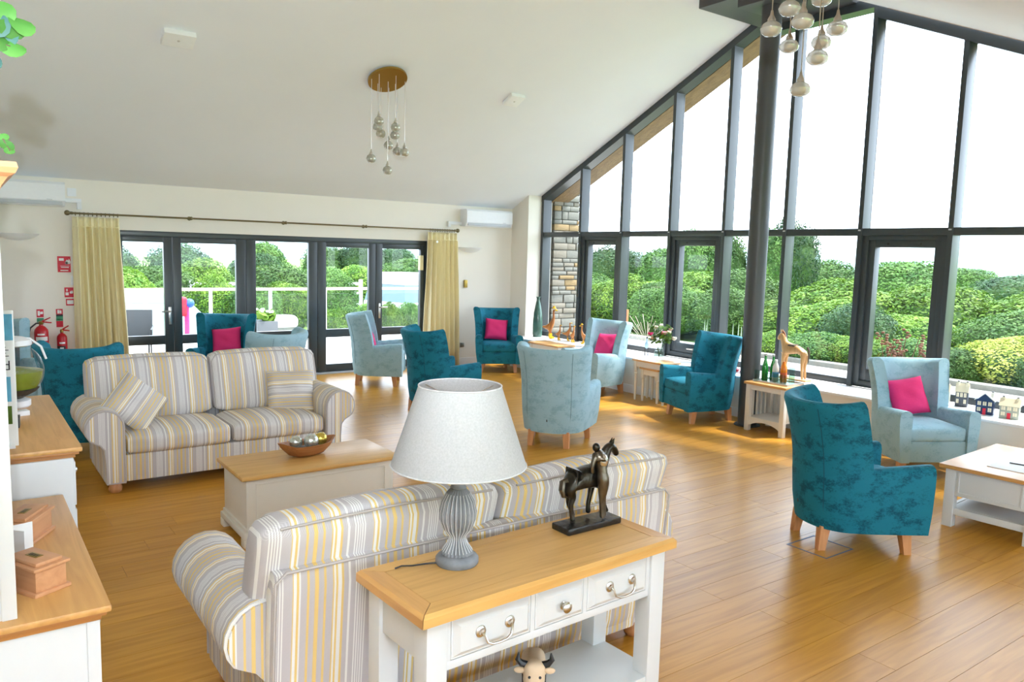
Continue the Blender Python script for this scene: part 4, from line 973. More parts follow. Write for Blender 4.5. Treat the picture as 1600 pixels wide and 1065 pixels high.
o = bx('power_socket', M['nickel'], None, 7.06, 7.14, NY-.012, NY, .30, .38, .004); tag(o, 'metal power socket low on the wall by the curtain', 'socket')
o = bx('fused_spur', M['plastic'], None, 1.21, 1.31, NY-.012, NY, 2.50, 2.60, .004); tag(o, 'white switch plate beside the air conditioner over the curtain', 'switch')
o = bx('wooden_plaque', M['curtain'], None, 6.25, 6.31, NY-.02, NY+.05, 1.62, 1.86, .004); tag(o, 'straw coloured curtain tie hook plate on the door frame', 'hook')
# safety signs
def sign(label, x, z, w, h, rows, group='fire safety signs'):
    t = thing('safety_sign', label, 'sign', (x, NY-.004, z), 0, group)
    bx('board', rows[0], t, -w/2, w/2, 0, .004, -h/2, h/2, .0006)
    for r in rows[1:]: r(t, w, h)
def pr_box(mat, x0, x1, z0, z1): return lambda t, w, h: bx('print', mat, t, x0*w, x1*w, -.0016, 0, z0*h, z1*h, 0, False)
def flame(cx, cz, s): return lambda t, w, h: MB().add([(cx*w+x*s, -.0018, cz*h+z*s) for x, z in ((-.3, -.5), (.3, -.5), (.45, -.1), (.2, .5), (.1, .1), (-.1, .35), (-.4, -.1))], [(0, 1, 2, 3, 4, 5, 6)]).build('flame_print', M['paper'], t, False)
Wp = M['paper']
sign('large red fire action sign on the wall beside the curtain', 1.147, 1.645, .145, .20, [M['signred'], pr_box(Wp, -.38, -.02, .22, .38), flame(.28, .18, .07), flame(.18, .1, .04), pr_box(Wp, -.3, .4, -.12, -.10), pr_box(Wp, -.25, .35, -.22, -.17), pr_box(Wp, -.3, .3, -.42, -.36)])
sign('red fire alarm call point sign with white symbols', 1.19, 1.29, .10, .125, [M['signred'], pr_box(Wp, -.4, -.05, -.3, 0), pr_box(Wp, -.3, -.15, .1, .35), flame(.25, .05, .045)])
sign('small red framed white notice below the call point sign', 1.20, 1.165, .095, .085, [M['signred'], pr_box(Wp, -.38, .38, -.3, .3)])
sign('red and green sign above the large foam extinguisher', .865, 1.03, .075, .10, [M['signred'], pr_box(Wp, -.35, -.02, -.3, .3), flame(.2, .1, .04)])
sign('green instruction strip below the red sign over the larger extinguisher', .865, .935, .075, .07, [M['signgreen'], pr_box(Wp, -.4, .4, -.35, -.2)])
sign('tall red, green and red sign above the small extinguisher', 1.075, .965, .075, .23, [M['signred'], pr_box(M['signgreen'], -.5, .5, -.16, .1), pr_box(M['ink'], -.5, .5, .1, .2), pr_box(Wp, -.3, 0, .25, .45), pr_box(Wp, -.35, .3, -.1, -.06), pr_box(Wp, .05, .3, .25, .42)])
o = bx('door_switch', M['plastic'], None, 1.215, 1.245, NY-.02, NY, 1.38, 1.50, .003); tag(o, 'white and black switch half hidden by the curtain edge', 'switch')
def extinguisher(label, x, z0, r, h, hose, band):
    t = thing('fire_extinguisher', label, 'fire extinguisher', (x, NY-r-.03, z0), 0, 'fire extinguishers')
    b = MB().lathe([(r*.96, 0), (r, .015), (r, h*.80), (r*.93, h*.87), (r*.6, h*.94), (r*.3, h*.97), (r*.28, h)], 28).build('cylinder', M['red'], t)
    MB().lathe([(r*.3, h), (r*.34, h+.01), (r*.34, h+.03), (r*.2, h+.04)], 16).build('valve', M['brass'], t)
    MB().tube([(0, 0, h+.03), (r*.3, -.01, h+.045), (r*1.3, -.02, h+.085)], [.008, .009, .007], 8).build('lever', M['red'], t)
    MB().tube([(0, 0, h+.025), (r*.4, -.01, h+.03), (r*1.45, -.02, h+.02)], [.008, .009, .007], 8).build('carry_handle', M['red'], t)
    if hose: MB().tube([(0, 0, h+.02), (-r*.7, -.02, h+.015), (-r*1.5, -.02, h*.92), (-r*1.75, -.01, h*.75), (-r*1.4, 0, h*.5), (-r*1.15, 0, h*.3), (-r*1.1, 0, h*.1)], [.010]*5+[.012, .014], 8).build('hose', M['black'], t)
    def band_(nm, z0_, z1_, mat, a0, a1, k=1.01):
        n = 10; vs = [(r*k*math.cos(a0+(a1-a0)*i/n), r*k*math.sin(a0+(a1-a0)*i/n), z) for z in (z0_*h, z1_*h) for i in range(n+1)]
        return MB().add(vs, [(i, i+1, n+2+i, n+1+i) for i in range(n)]).build(nm, mat, t)
    for q in band: band_('label_band', *q)
    bx('wall_bracket', M['red'], t, -r*.4, r*.4, r-.005, r+.03, h*.6, h*.7, .003)
F0 = -PI*.80; F1 = -PI*.22
extinguisher('larger red fire extinguisher with black hose on the wall', .862, .40, .078, .50, True, [(.74, .78, Wp, F0+.3, F1-.5), (.60, .70, Wp, F0, F1), (.30, .58, plain('label_red', (.55, .03, .06), .5, noise=.3, scale=60), F0, F1, 1.012), (.20, .27, Wp, F0+.2, F1-.4)])
extinguisher('smaller red and black fire extinguisher beside the curtain', 1.085, .42, .058, .37, False, [(.05, .55, M['black'], F0-.3, F1-.3), (.62, .68, Wp, F0+.3, F1-.4), (.38, .5, Wp, F0+.4, F1-.7, 1.02)])
# ceiling boxes
def on_ceiling(o, y, x, dz=0):
    o.location = (x, y, ceil_n(y)+dz); o.rotation_euler = (-math.atan(.4625), 0, 0)
def ceil_box(label, x, y, w, d, h):
    t = thing('emergency_light', label, 'ceiling fitting', (0, 0, 0), 0, 'white ceiling boxes'); on_ceiling(t, y, x)
    bx('housing', M['trimwhite'], t, -w/2, w/2, -d/2, d/2, -h, .0, .006); MB().ball((0, 0, -h), (.014, .014, .008), 10, 6).build('sensor', M['nickel'], t)
ceil_box('white oblong emergency light on the sloping ceiling over the sofa', 1.935, 8.52, .30, .20, .06); ceil_box('white square ceiling fitting between the pendant and the gable', 6.13, 8.59, .22, .22, .05)
# pendants
def lustre(name):
    m, nt, b = new_mat(name); b.inputs['Base Color'].default_value = (.62, .60, .54, 1); b.inputs['Roughness'].default_value = .12; b.inputs['Metallic'].default_value = .35
    wv = N(nt, 'ShaderNodeTexNoise'); wv.inputs['Scale'].default_value = 25; tc = N(nt, 'ShaderNodeTexCoord'); nt.links.new(tc.outputs['Object'], wv.inputs['Vector'])
    cr = N(nt, 'ShaderNodeValToRGB'); cr.color_ramp.elements[0].color = (.48, .46, .41, 1); cr.color_ramp.elements[1].color = (.76, .74, .68, 1); nt.links.new(wv.outputs['Fac'], cr.inputs['Fac']); nt.links.new(cr.outputs['Color'], b.inputs['Base Color'])
    t = N(nt, 'ShaderNodeBsdfTransparent'); t.inputs[0].default_value = (.8, .79, .75, 1); mx = N(nt, 'ShaderNodeMixShader'); mx.inputs[0].default_value = .26
    nt.links.new(b.outputs[0], mx.inputs[1]); nt.links.new(t.outputs[0], mx.inputs[2]); nt.links.new(mx.outputs[0], nt.nodes['Material Output'].inputs[0]); return m
M['pend_glass'] = lustre('pendant_lustre_glass'); M['frost'] = plain('frosted_core', (.82, .79, .70), .4, noise=.1)
lit = plain('warm_lamp_core', (.9, .8, .6), .4, emit=(1.0, .62, .30, 1.2))
def drop_mesh(R, sq):
    prof = [(.012, R*sq+.012), (.014, R*sq), (R*.45, R*sq*.86), (R*.8, R*sq*.55), (R, 0), (R*.9, -R*sq*.5), (R*.6, -R*sq*.82), (R*.25, -R*sq*.93)]
    g = MB().lathe(prof, 24, None, None, False, True).mesh('glass_globe', M['pend_glass'])
    cprof = [(R*.15, R*sq*.6), (R*.42, R*sq*.45), (R*.5, 0), (R*.42, -R*sq*.55), (R*.2, -R*sq*.8)]
    c = MB().lathe(cprof, 24, None, (12, .12, 1, 3)).mesh('crystal_core', M['frost'])
    k = MB().lathe([(.006, R*sq+.055), (.010, R*sq+.03), (.022, R*sq+.008), (.022, R*sq-.004)], 14).mesh('lamp_cap', M['nickel'])
    b = MB().ball((0, 0, -R*sq*.55), R*.10, 8, 6).mesh('lamp_led', lit)
    return g, c, k, b
def pendant(label, cx, cy, zc, slope, drops, R, sq, rad):
    t = thing('pendant_light', label, 'pendant light', (cx, cy, zc), 0, 'multi drop pendant lights')
    c = MB().lathe([(rad, -.025), (rad, 0), (rad*.98, .004)], 40).build('canopy', M['brass'], t); c.rotation_euler = (slope, 0, 0)
    ms = drop_mesh(R, sq)
    for x, y, z in drops:
        g = bpy.data.objects.new('glass_globe', ms[0]); COL.objects.link(g); g.parent = t; g.location = (x-cx, y-cy, z-zc)
        for nm, me in (('crystal_core', ms[1]), ('lamp_cap', ms[2]), ('lamp_led', ms[3])):
            o = bpy.data.objects.new(nm, me); COL.objects.link(o); o.parent = g
        top = -math.tan(-slope)*(y-cy)*-1
        MB().tube([(x-cx, y-cy, z-zc+R*sq+.05), (x-cx, y-cy, math.tan(slope)*(y-cy)-.02)], .0035, 6).build('cord', M['nickel'], t)
random.seed(2)
d1 = []
for (x, z), y in zip(((4.128, 3.014), (4.227, 3.464), (4.21, 3.394), (4.253, 3.32), (4.345, 2.894), (4.356, 3.193), (4.449, 3.416), (4.441, 3.322), (4.476, 3.131), (4.573, 3.131)), (8.60, 8.50, 8.66, 8.72, 8.60, 8.70, 8.48, 8.62, 8.70, 8.55)):
    k = y/8.69; d1.append((x*k, y, 1.92+(z-1.92)*k))
pendant('brass disc pendant with small glass drops above the sofa', 4.285, 8.59, ceil_n(8.59)-.02, -math.atan(.4625), d1, .058, .95, .235)
d2 = [(3.77, 2.825, 3.208), (3.746, 2.695, 3.283), (3.691, 2.571, 3.179), (4.232, 3.032, 3.234), (4.132, 2.761, 3.428), (4.069, 2.61, 3.221), (4.251, 2.825, 3.22), (3.855, 2.579, 3.022), (4.008, 2.779, 2.908)]
pendant('glass globe pendant cluster hanging near the steel column and gable', 3.98, 2.78, ceil_s(2.78)-.02, math.atan(.45), d2, .059, .74, .32)

# ================================================================== THINGS ON THE SILL AND TABLES
SZ = .508
def lathe_thing(name, label, cat, prof, mat, loc, seg=24, group=None):
    o = MB().lathe(prof, seg).build(name, mat); o.location = loc; return tag(o, label, cat, group)
lathe_thing('tall_vase', 'tall green glazed bottle vase on the sill at the corner', 'vase', [(.075, 0), (.085, .05), (.085, .25), (.072, .42), (.045, .56), (.028, .64), (.03, .675), (.04, .69), (.038, .695)], plain('green_glaze', (.06, .13, .105), .12, noise=.7, scale=9), (8.20, 10.60, SZ))
dk = wood('duck_wood', (.50, .20, .045), (.36, .12, .025), 'Z', 8, .3); M['boot'] = plain('yellow_boots', (.72, .42, .012), .3)
def duck(x, y, s, rz, label, hat=None):
    t = thing('wooden_duck', label, 'figurine', (x, y, SZ), rz, 'wooden ducks on the sill')
    b = skin('body', dk, t, [(0, 0, .20*s, .055*s), (-.07*s, 0, .19*s, .035*s), (-.14*s, 0, .20*s, .010*s), (.04*s, 0, .26*s, .043*s), (.065*s, 0, .36*s, .020*s), (.06*s, 0, .45*s, .017*s), (.068*s, 0, .50*s, .026*s), (.005*s, .03*s, .12*s, .014*s), (.005*s, -.03*s, .12*s, .014*s), (.01*s, .03*s, .05*s, .013*s), (.01*s, -.03*s, .05*s, .013*s)], [(0, 1), (1, 2), (0, 3), (3, 4), (4, 5), (5, 6), (0, 7), (0, 8), (7, 9), (8, 10)])
    MB().tube([(.085*s, 0, .495*s), (.115*s, 0, .488*s), (.135*s, 0, .485*s)], [.016*s, .013*s, .006*s], 8).build('beak', M['boot'], t)
    for q in (-1, 1):
        MB().tube([(.01*s, q*.03*s, .09*s), (.01*s, q*.03*s, .03*s), (.03*s, q*.032*s, .018*s), (.07*s, q*.034*s, .014*s)], [.020*s, .022*s, .022*s, .014*s], 10).build('boot', M['boot'], t)
    if hat: MB().lathe([(.04*s, 0), (.035*s, .01*s), (.02*s, .014*s), (.016*s, .04*s)], 14, Matrix.Translation((.066*s, 0, .52*s))).build('hat', hat, t)
duck(8.22, 10.28, 1.0, math.radians(-60), 'tallest wooden duck in yellow boots beside the tall green vase', M['boot'])
duck(8.20, 10.02, .52, math.radians(-80), 'small wooden duck in yellow boots with its neck bent, beside the tallest duck')
duck(8.26, 9.86, .62, math.radians(-40), 'middle sized wooden duck in a row behind the oak side table', None)
duck(8.22, 9.68, .55, math.radians(-95), 'wooden duck with white boots in front of the first mullion')
duck(8.24, 9.42, .60, math.radians(150), 'wooden duck with raised head between the mullion and the light armchair', M['boot'])
duck(8.22, 9.20, .50, math.radians(140), 'wooden duck with a white hat closest to the light armchair', M['paper'])
# bird figures
def bird(x, y, label, colr):
    t = thing('bird_figure', label, 'figurine', (x, y, SZ), math.radians(-120), 'small bird figures on the sill')
    MB().ball((0, 0, .15), (.04, .03, .05), 12, 8).tube([(0, 0, .19), (.01, 0, .25)], [.018, .006], 8).build('body', colr, t)
    MB().tube([(.01, 0, .25), (.012, 0, .275)], [.010, .011], 8).build('head', M['black'], t)
    for q in (-1, 1): MB().tube([(0, q*.02, .11), (0, q*.022, .0)], .006, 6).build('leg', M['black'], t)
bird(8.15, 7.93, 'pale blue bird figure on black legs beside the flower vase', plain('pale_blue_glaze', (.45, .62, .75), .3))
bird(8.12, 8.42, 'orange and blue bird figure on the sill behind the light armchair', plain('orange_glaze', (.7, .3, .12), .3))
# flowers
fv = thing('flower_vase', 'clear glass vase of roses and greenery on the taller nest table', 'flowers', (7.62, 7.18, .56))
MB().lathe([(.045, 0), (.06, .01), (.07, .08), (.06, .17), (.05, .21), (.058, .235), (.055, .235), (.047, .21), (.057, .17), (.066, .08), (.055, .015)], 24, None, None, True, False).build('vase_glass', M['clear'], fv)
MB().lathe([(.05, .012), (.062, .08), (.057, .13), (.001, .131)], 20).build('water', glass_pane('vase_water', (.88, .95, .90)), fv)
random.seed(21); fl_cols = [((.70, .03, .16), (-.13, -.02, .36, .036)), ((.80, .20, .26), (.045, -.03, .37, .036)), ((.82, .74, .60), (.12, .02, .38, .034)), ((.84, .80, .68), (.19, -.01, .30, .036)), ((.80, .70, .50), (-.05, .04, .44, .030)), ((.85, .80, .70), (.02, .05, .47, .026)), ((.82, .5, .42), (.15, .04, .42, .028)), ((.80, .55, .3), (-.09, .0, .30, .030))]
view_r = Vector((.81, -.586, 0)); view_f = Vector((.586, .81, 0))
for c, (u, v, z, r) in fl_cols:
    p = view_r*u+view_f*v; m = MB(); m.ball((0, 0, 0), (r*.7, r*.7, r*.75), 10, 7)
    for k in range(9):
        a = 2*PI*k/9; m.ball((r*.55*math.cos(a), r*.55*math.sin(a), r*.1*(k % 3)), (r*.5, r*.5, r*.55), 7, 5)
    o = m.build('flower_head', plain('petals', c, .7, noise=.15, scale=60), fv); o.location = (p.x, p.y, z)
    MB().tube([(0, 0, .05), (p.x*.3, p.y*.3, .22), (p.x, p.y, z-.01)], .003, 5).build('stem', M['leafB'], fv)
fo = leaf_mesh('leaf', M['leafA'], .035, 1.7); fo2 = leaf_mesh('leaf', M['leafB'], .022, 1.8)
for k in range(46):
    big = k < 8; o = bpy.data.objects.new('leaf', fo if big else fo2); COL.objects.link(o); o.parent = fv
    p = view_r*random.uniform(-.13, .17)+view_f*random.uniform(-.06, .06); o.location = (p.x, p.y, random.uniform(.22, .33) if big else random.uniform(.24, .46)); o.rotation_euler = (random.uniform(-1.2, 1.2), random.uniform(-1.2, 1.2), random.uniform(0, 6))
# red glass dish behind the teal chair
lathe_thing('red_dish', 'red glass dish on the sill behind the teal armchair', 'dish', [(.035, 0), (.05, .008), (.075, .035), (.07, .035), (.04, .012)], plain('red_glass', (.45, .004, .012), .1), (8.07, 6.28, SZ), 24, 'red dishes'); lathe_thing('red_dish', 'small red glass dish on the sill next to the steel column', 'dish', [(.03, 0), (.04, .008), (.055, .03), (.05, .03), (.03, .012)], plain('red_glass_small', (.45, .004, .012), .1), (8.04, 6.13, SZ), 24, 'red dishes')
# drinks tray
TZ = .56
tr = thing('drinks_tray', 'silver drinks tray on the slatted side table', 'tray', (7.50, 5.235, TZ)); MB().box(-.15, .15, -.22, .22, 0, .008, .002).build('tray_base', M['nickel'], tr); MB().box(-.155, -.145, -.225, .225, 0, .022, .002).box(.145, .155, -.225, .225, 0, .022, .002).box(-.145, .145, -.225, -.215, 0, .022, .002).box(-.145, .145, .215, .225, 0, .022, .002).build('tray_rim', M['nickel'], tr)
green = plain('green_bottle_glass', (.01, .22, .02), .08, noise=.3); bprof = [(.028, 0), (.031, .006), (.031, .12), (.026, .16), (.013, .21), (.012, .255)]
def bottle(label, x, y, body, s=1.0, cap=None, lab=None, prof=bprof, group='bottles on the drinks tray'):
    t = thing('bottle', label, 'bottle', (x, y, TZ+.008), 0, group); P = [(r*s, z*s) for r, z in prof]
    MB().lathe(P, 20).build('bottle_body', body, t); MB().lathe([(P[-1][0]*1.15, P[-1][1]-.003), (P[-1][0]*1.15, P[-1][1]+.018*s)], 14).build('cap', cap or M['nickel'], t)
    if lab: MB().lathe([(prof[1][0]*s*1.02, .05*s), (prof[1][0]*s*1.02, .11*s)], 20, None, None, False, False).build('label_band', lab, t)
bottle('green glass water bottle at the column end of the tray', 7.46, 5.39, green, 1.12)
bottle('green glass water bottle behind the tumblers on the tray', 7.58, 5.37, green, 1.08)
wprof = [(.034, 0), (.037, .008), (.037, .13), (.034, .17), (.016, .215), (.014, .23)]
bottle('clear squash bottle with blue and yellow label on the tray', 7.51, 5.285, plain('cloudy_squash', (.72, .74, .70), .15), 1.0, M['paper'], plain('blue_yellow_label', (.10, .35, .62), .4), wprof)
bottle('orange squash bottle with clear neck on the tray', 7.54, 5.20, plain('orange_squash', (.80, .22, .01), .15, noise=.2, scale=12), 1.02, M['clear'], plain('orange_label', (.72, .11, .02), .4), wprof)
M['tumbler'] = glass_pane('tumbler_glass', (.86, .93, .90))
for k, (x, y, h) in enumerate(((7.41, 5.31, .10), (7.45, 5.24, .10), (7.42, 5.16, .10), (7.43, 5.08, .10), (7.55, 5.10, .19), (7.47, 5.04, .12), (7.36, 5.42, .13))):
    lathe_thing('tumbler', ('clear glass tumbler standing upside down on the drinks tray' if k < 4 else ('tall ribbed glass carafe behind the tumblers' if k == 4 else ('small clear glass at the end of the drinks tray' if k == 5 else 'clear glass jar with white lid outside the tray by the column'))), 'glass', [(.026, 0), (.030, .004), (.033, h), (.030, h), (.027, .008), (.002, .008)], M['tumbler'], (x, y, TZ+(.008 if k != 6 else 0)), 20, 'glasses on the drinks table' if k < 4 else None)
# wooden horse on the sill
wh = thing('wooden_horse', 'carved wooden horse standing on the sill behind the drinks', 'figurine', (8.18, 5.52, SZ)); hw = wood('horse_wood', (.60, .34, .13), (.47, .25, .085), 'Z', 7, .45)
skin('body', hw, wh, [(0, 0, .36, .050), (0, -.13, .375, .056), (0, .10, .38, .054), (0, .15, .46, .040), (0, .16, .52, .036), (0, .185, .535, .032), (0, .215, .49, .024), (0, .22, .455, .020),
                      (.03, -.15, .28, .030), (.03, -.14, .17, .018), (.03, -.155, .02, .014), (-.03, -.15, .28, .030), (-.03, -.14, .17, .018), (-.03, -.155, .02, .014),
                      (.03, .12, .26, .024), (.03, .125, .15, .016), (.03, .12, .02, .014), (-.03, .12, .26, .024), (-.03, .125, .15, .016), (-.03, .12, .02, .014)],
     [(0, 1), (0, 2), (2, 3), (3, 4), (4, 5), (5, 6), (6, 7), (1, 8), (8, 9), (9, 10), (1, 11), (11, 12), (12, 13), (2, 14), (14, 15), (15, 16), (2, 17), (17, 18), (18, 19)])
MB().softbox(-.052, .052, -.03, .06, .40, .425, .012).build('saddle', M['bark'], wh); MB().tube([(0, -.18, .41), (0, -.205, .36), (0, -.20, .22)], [.012, .013, .006], 8).build('tail', M['bark'], wh)
for q in (-1, 1): MB().tube([(q*.015, .18, .56), (q*.018, .185, .59)], [.010, .002], 6).build('ear', hw, wh)
MB().tube([(0, .13, .50), (0, .145, .545), (0, .17, .57)], .011, 6).build('mane', plain('mane_brown', (.30, .10, .03), .6), wh); bx('base', hw, wh, -.06, .06, -.22, .18, 0, .018, .004)
# ceramic houses
hc = {'navy': plain('navy_glaze', (.015, .035, .10), .25), 'greyg': plain('grey_green_glaze', (.32, .34, .28), .35), 'slate': plain('slate_glaze', (.05, .055, .07), .3), 'cream': plain('cream_glaze', (.72, .64, .46), .3), 'white': plain('white_glaze', (.84, .83, .78), .3)}
def house(label, y, x, w, h, wall_, roof_, door_, gable_front, rz=.22):
    t = thing('ceramic_house', label, 'figurine', (x, y, SZ), -PI/2+rz, 'ceramic lantern houses'); d = w*.55
    MB().box(-w/2, w/2, -d/2, d/2, 0, h*.62, .004).build('house_walls', hc[wall_], t)
    e = .012
    if gable_front:
        quad = [(-w/2-e, h*.60), (0, h*.92), (w/2+e, h*.60), (w/2+e, h*.64), (0, h*.98), (-w/2-e, h*.64)]
        m = MB(); n = 6; m.add([(x_, -d/2-e, z_) for x_, z_ in quad]+[(x_, d/2+e, z_) for x_, z_ in quad], [tuple(range(6))[::-1], tuple(range(6, 12))]+[(i, (i+1) % 6, 6+(i+1) % 6, 6+i) for i in range(6)]); m.build('roof', hc[roof_], t, False)
        m = MB(); m.add([(-w/2, -d/2, h*.61), (w/2, -d/2, h*.61), (0, -d/2, h*.93), (-w/2, d/2, h*.61), (w/2, d/2, h*.61), (0, d/2, h*.93)], [(0, 1, 2), (5, 4, 3), (0, 2, 5, 3), (2, 1, 4, 5)]); m.build('gable', hc[wall_], t, False)
    else:
        quad = [(-d/2-e, h*.60), (0, h*.95), (d/2+e, h*.60)]
        m = MB(); m.add([(-w/2-e*.5, y_, z_) for y_, z_ in quad]+[(w/2+e*.5, y_, z_) for y_, z_ in quad], [(0, 1, 2), (5, 4, 3), (0, 3, 4, 1), (1, 4, 5, 2), (2, 5, 3, 0)]); m.build('roof', hc[roof_], t, False)
    for q in ((-1, 1) if not gable_front else (1,)): 
        c = MB().box(q*w*.36-.012, q*w*.36+.012, -.012, .012, h*.7, h*1.0, .002).build('chimney', hc[roof_], t); bx('chimney_pot', hc['slate'], c, q*w*.36-.009, q*w*.36+.009, -.009, .009, h*1.0, h*1.04, .001)
    for zq in (.14, .40):
        for xq in (-.30, 0, .30):
            if zq < .2 and xq == 0: continue
            wd = bx('window', hc['cream'], t, xq*w-w*.10, xq*w+w*.10, -d/2-.003, -d/2+.001, h*zq, h*(zq+.17), 0, False); bx('glazing_bar', hc[wall_], wd, xq*w-.001, xq*w+.001, -d/2-.0045, -d/2-.003, h*zq, h*(zq+.17), 0, False)
    bx('door', M['signred'] if door_ else hc['slate'], t, -w*.09, w*.09, -d/2-.004, -d/2, 0, h*.28, 0, False)
house('ceramic house with cream roof and grey walls half hidden by the armchair', 3.82, 8.31, .13, .20, 'greyg', 'cream', False, False)
house('tall narrow ceramic house with cream roof and dark walls', 3.60, 8.24, .11, .25, 'slate', 'cream', False, False)
house('navy ceramic house with white gable roof and red door', 3.29, 8.03, .15, .22, 'navy', 'white', True, True)
house('grey ceramic house with two chimneys and red door', 3.07, 8.02, .16, .20, 'greyg', 'cream', True, False)
# tape outline on the floor
tp = thing('tape_outline', 'blue tape rectangle stuck on the floor under the near teal armchair'.replace('near ', ''), 'tape', (4.705, 2.875, 0)); M['tape'] = plain('blue_tape', (.10, .14, .22), .5)
for (x0, x1, y0, y1) in ((-.16, .16, .14, .152), (-.16, .16, -.152, -.14), (-.16, -.148, -.14, .14), (.148, .16, -.14, .14)): bx('tape_strip', M['tape'], tp, x0, x1, y0, y1, .0002, .0012, 0, False)

# ================================================================== OUTDOORS
struct(MB().box(-60, 13.2, 11.62, 16.75, -.95, -.03).build('ground_terrace', plain('pale_terrace_paving', (.56, .54, .50), .9, noise=.06, scale=5), None, False), 'pale raised terrace outside the glazed doors', 'paving')
struct(MB().box(8.62, 13.2, -20, 11.62, -.15, -.03).build('ground_path', plain('beige_path_paving', (.30, .275, .235), .9, noise=.1, scale=5), None, False), 'beige paved path below the gable glazing', 'paving')
struct(MB().box(-150, 200, -60, 16.75, -1.2, -.16).box(14.5, 200, 16.75, 200, -1.2, -.16).build('ground_lawn', M['grass'], None, False), 'green lawn and meadow beyond the path', 'lawn')
struct(MB().box(-150, 14.5, 16.75, 200, -1.4, -.85).build('ground_meadow', M['grass'], None, False), 'lower green meadow below the terrace railing', 'meadow')
def ground(x, y): return -.85 if (y > 16.75 and x < 14.5) else -.16
gr_d = bx('gravel_drive', plain('pale_gravel', (.56, .52, .44), .95, noise=.15, scale=8), None, -20, 14.4, 16.9, 23, -.86, -.80, 0, False); struct(gr_d, 'pale gravel drive below the terrace railing', 'drive')
struct(bx('kerb', M['stone_b'], None, 13.2, 13.45, -20, 14, -.16, .06, .02), 'low stone edging between paving and shrub bank', 'kerb')
# balustrade
bl = thing('balustrade', 'glass balustrade with timber handrail along the terrace', 'railing', (0, 16.4, 0))
bx('handrail', M['handrail'], bl, -2, 10.5, -.04, .04, 1.02, 1.075, .01)
for k in range(10):
    x = -1.9+k*1.225+.02; bx('post', M['inox'], bl, x-.03, x+.03, -.03, .03, -.03, 1.02, .006)
    if k < 9: bx('glass_panel', M['railglass'], bl, x+.05, x+1.175, -.006, .006, .08, .94, 0, False)
# vehicles beyond the railing
def loft_car(name, label, cat, loc, rz, L, W, prof_b, prof_r, paint, glassm):
    """side profiles: body outline and roof/glass outline (x,z), lofted across the width with tumblehome"""
    t = thing(name, label, cat, loc, rz)
    def slab(nm, P, w0, w1, mat):
        m = MB(); n = len(P); zmin = min(z for x, z in P); zmax = max(z for x, z in P)
        ww = [w0+(w1-w0)*((z-zmin)/(zmax-zmin)) for x, z in P]
        m.add([(x, -w/2, z) for (x, z), w in zip(P, ww)]+[(x, w/2, z) for (x, z), w in zip(P, ww)], [tuple(range(n)), tuple(range(n, 2*n))[::-1]]+[(i, n+i, n+(i+1) % n, (i+1) % n) for i in range(n)])
        o = m.build(nm, mat, t, True, 30); bm = bmesh.new(); bm.from_mesh(o.data); bmesh.ops.recalc_face_normals(bm, faces=bm.faces); bm.to_mesh(o.data); bm.free(); return o
    slab('car_body', prof_b, W, W*.96, paint); slab('window_band', prof_r[0], W*.95, W*.82, glassm); slab('car_roof', prof_r[1], W*.84, W*.80, paint)
    for x in (L*.30, -L*.30):
        for s in (-1, 1):
            w = MB().lathe([(.31, -.09), (.32, 0), (.31, .09)], 22, Matrix.Translation((x, s*(W/2-.07), .31)) @ Matrix.Rotation(PI/2, 4, 'X')).build('wheel', M['black'], t); MB().lathe([(.17, -.1), (.19, .1)], 16, Matrix.Translation((x, s*(W/2-.07), .31)) @ Matrix.Rotation(PI/2, 4, 'X')).build('hub_cap', M['nickel'], w)
silver = plain('silver_blue_paint', (.42, .52, .58), .25, .4); cglass = plain('car_window', (.10, .16, .20), .08); carwhite = plain('white_car_paint', (.85, .86, .88), .25)
pb = [(-2.1, .3), (2.05, .3), (2.15, .6), (2.0, .85), (1.0, .98), (-2.0, 1.0), (-2.15, .8)]
pg = [(1.1, .97), (.4, 1.38), (-1.5, 1.40), (-2.0, .99)]; pt = [(.42, 1.37), (.3, 1.44), (-1.4, 1.46), (-1.55, 1.39)]
loft_car('parked_car', 'silver blue van parked below the terrace railing', 'van', (2.75, 19.4, -.80), math.radians(4), 4.3, 1.75, [(-2.2, .3), (2.05, .3), (2.2, .6), (2.1, .95), (-2.2, 1.0)], ([(2.05, .95), (1.6, 1.45), (-2.1, 1.47), (-2.2, .99)], [(1.65, 1.42), (1.3, 1.66), (-1.9, 1.70), (-2.15, 1.45)]), silver, plain('pale_van_window', (.30, .42, .48), .08))
loft_car('campervan', 'white campervan parked at the right end of the terrace railing'.replace('right ', ''), 'van', (13.4, 22.6, -.80), math.radians(15), 5.0, 2.0, [(-2.6, .3), (2.4, .3), (2.6, .6), (2.5, 1.1), (-2.6, 1.15)], ([(2.4, 1.1), (1.9, 1.7), (-2.5, 1.72), (-2.6, 1.14)], [(1.95, 1.66), (1.6, 2.0), (-2.4, 2.05), (-2.55, 1.7)]), carwhite, cglass)
loft_car('parked_car', 'red car parked below the terrace beyond the stone wing wall', 'car', (13.6, 18.0, -.80), math.radians(70), 4.0, 1.7, pb, (pg, pt), plain('red_car_paint', (.55, .02, .04), .25), cglass)
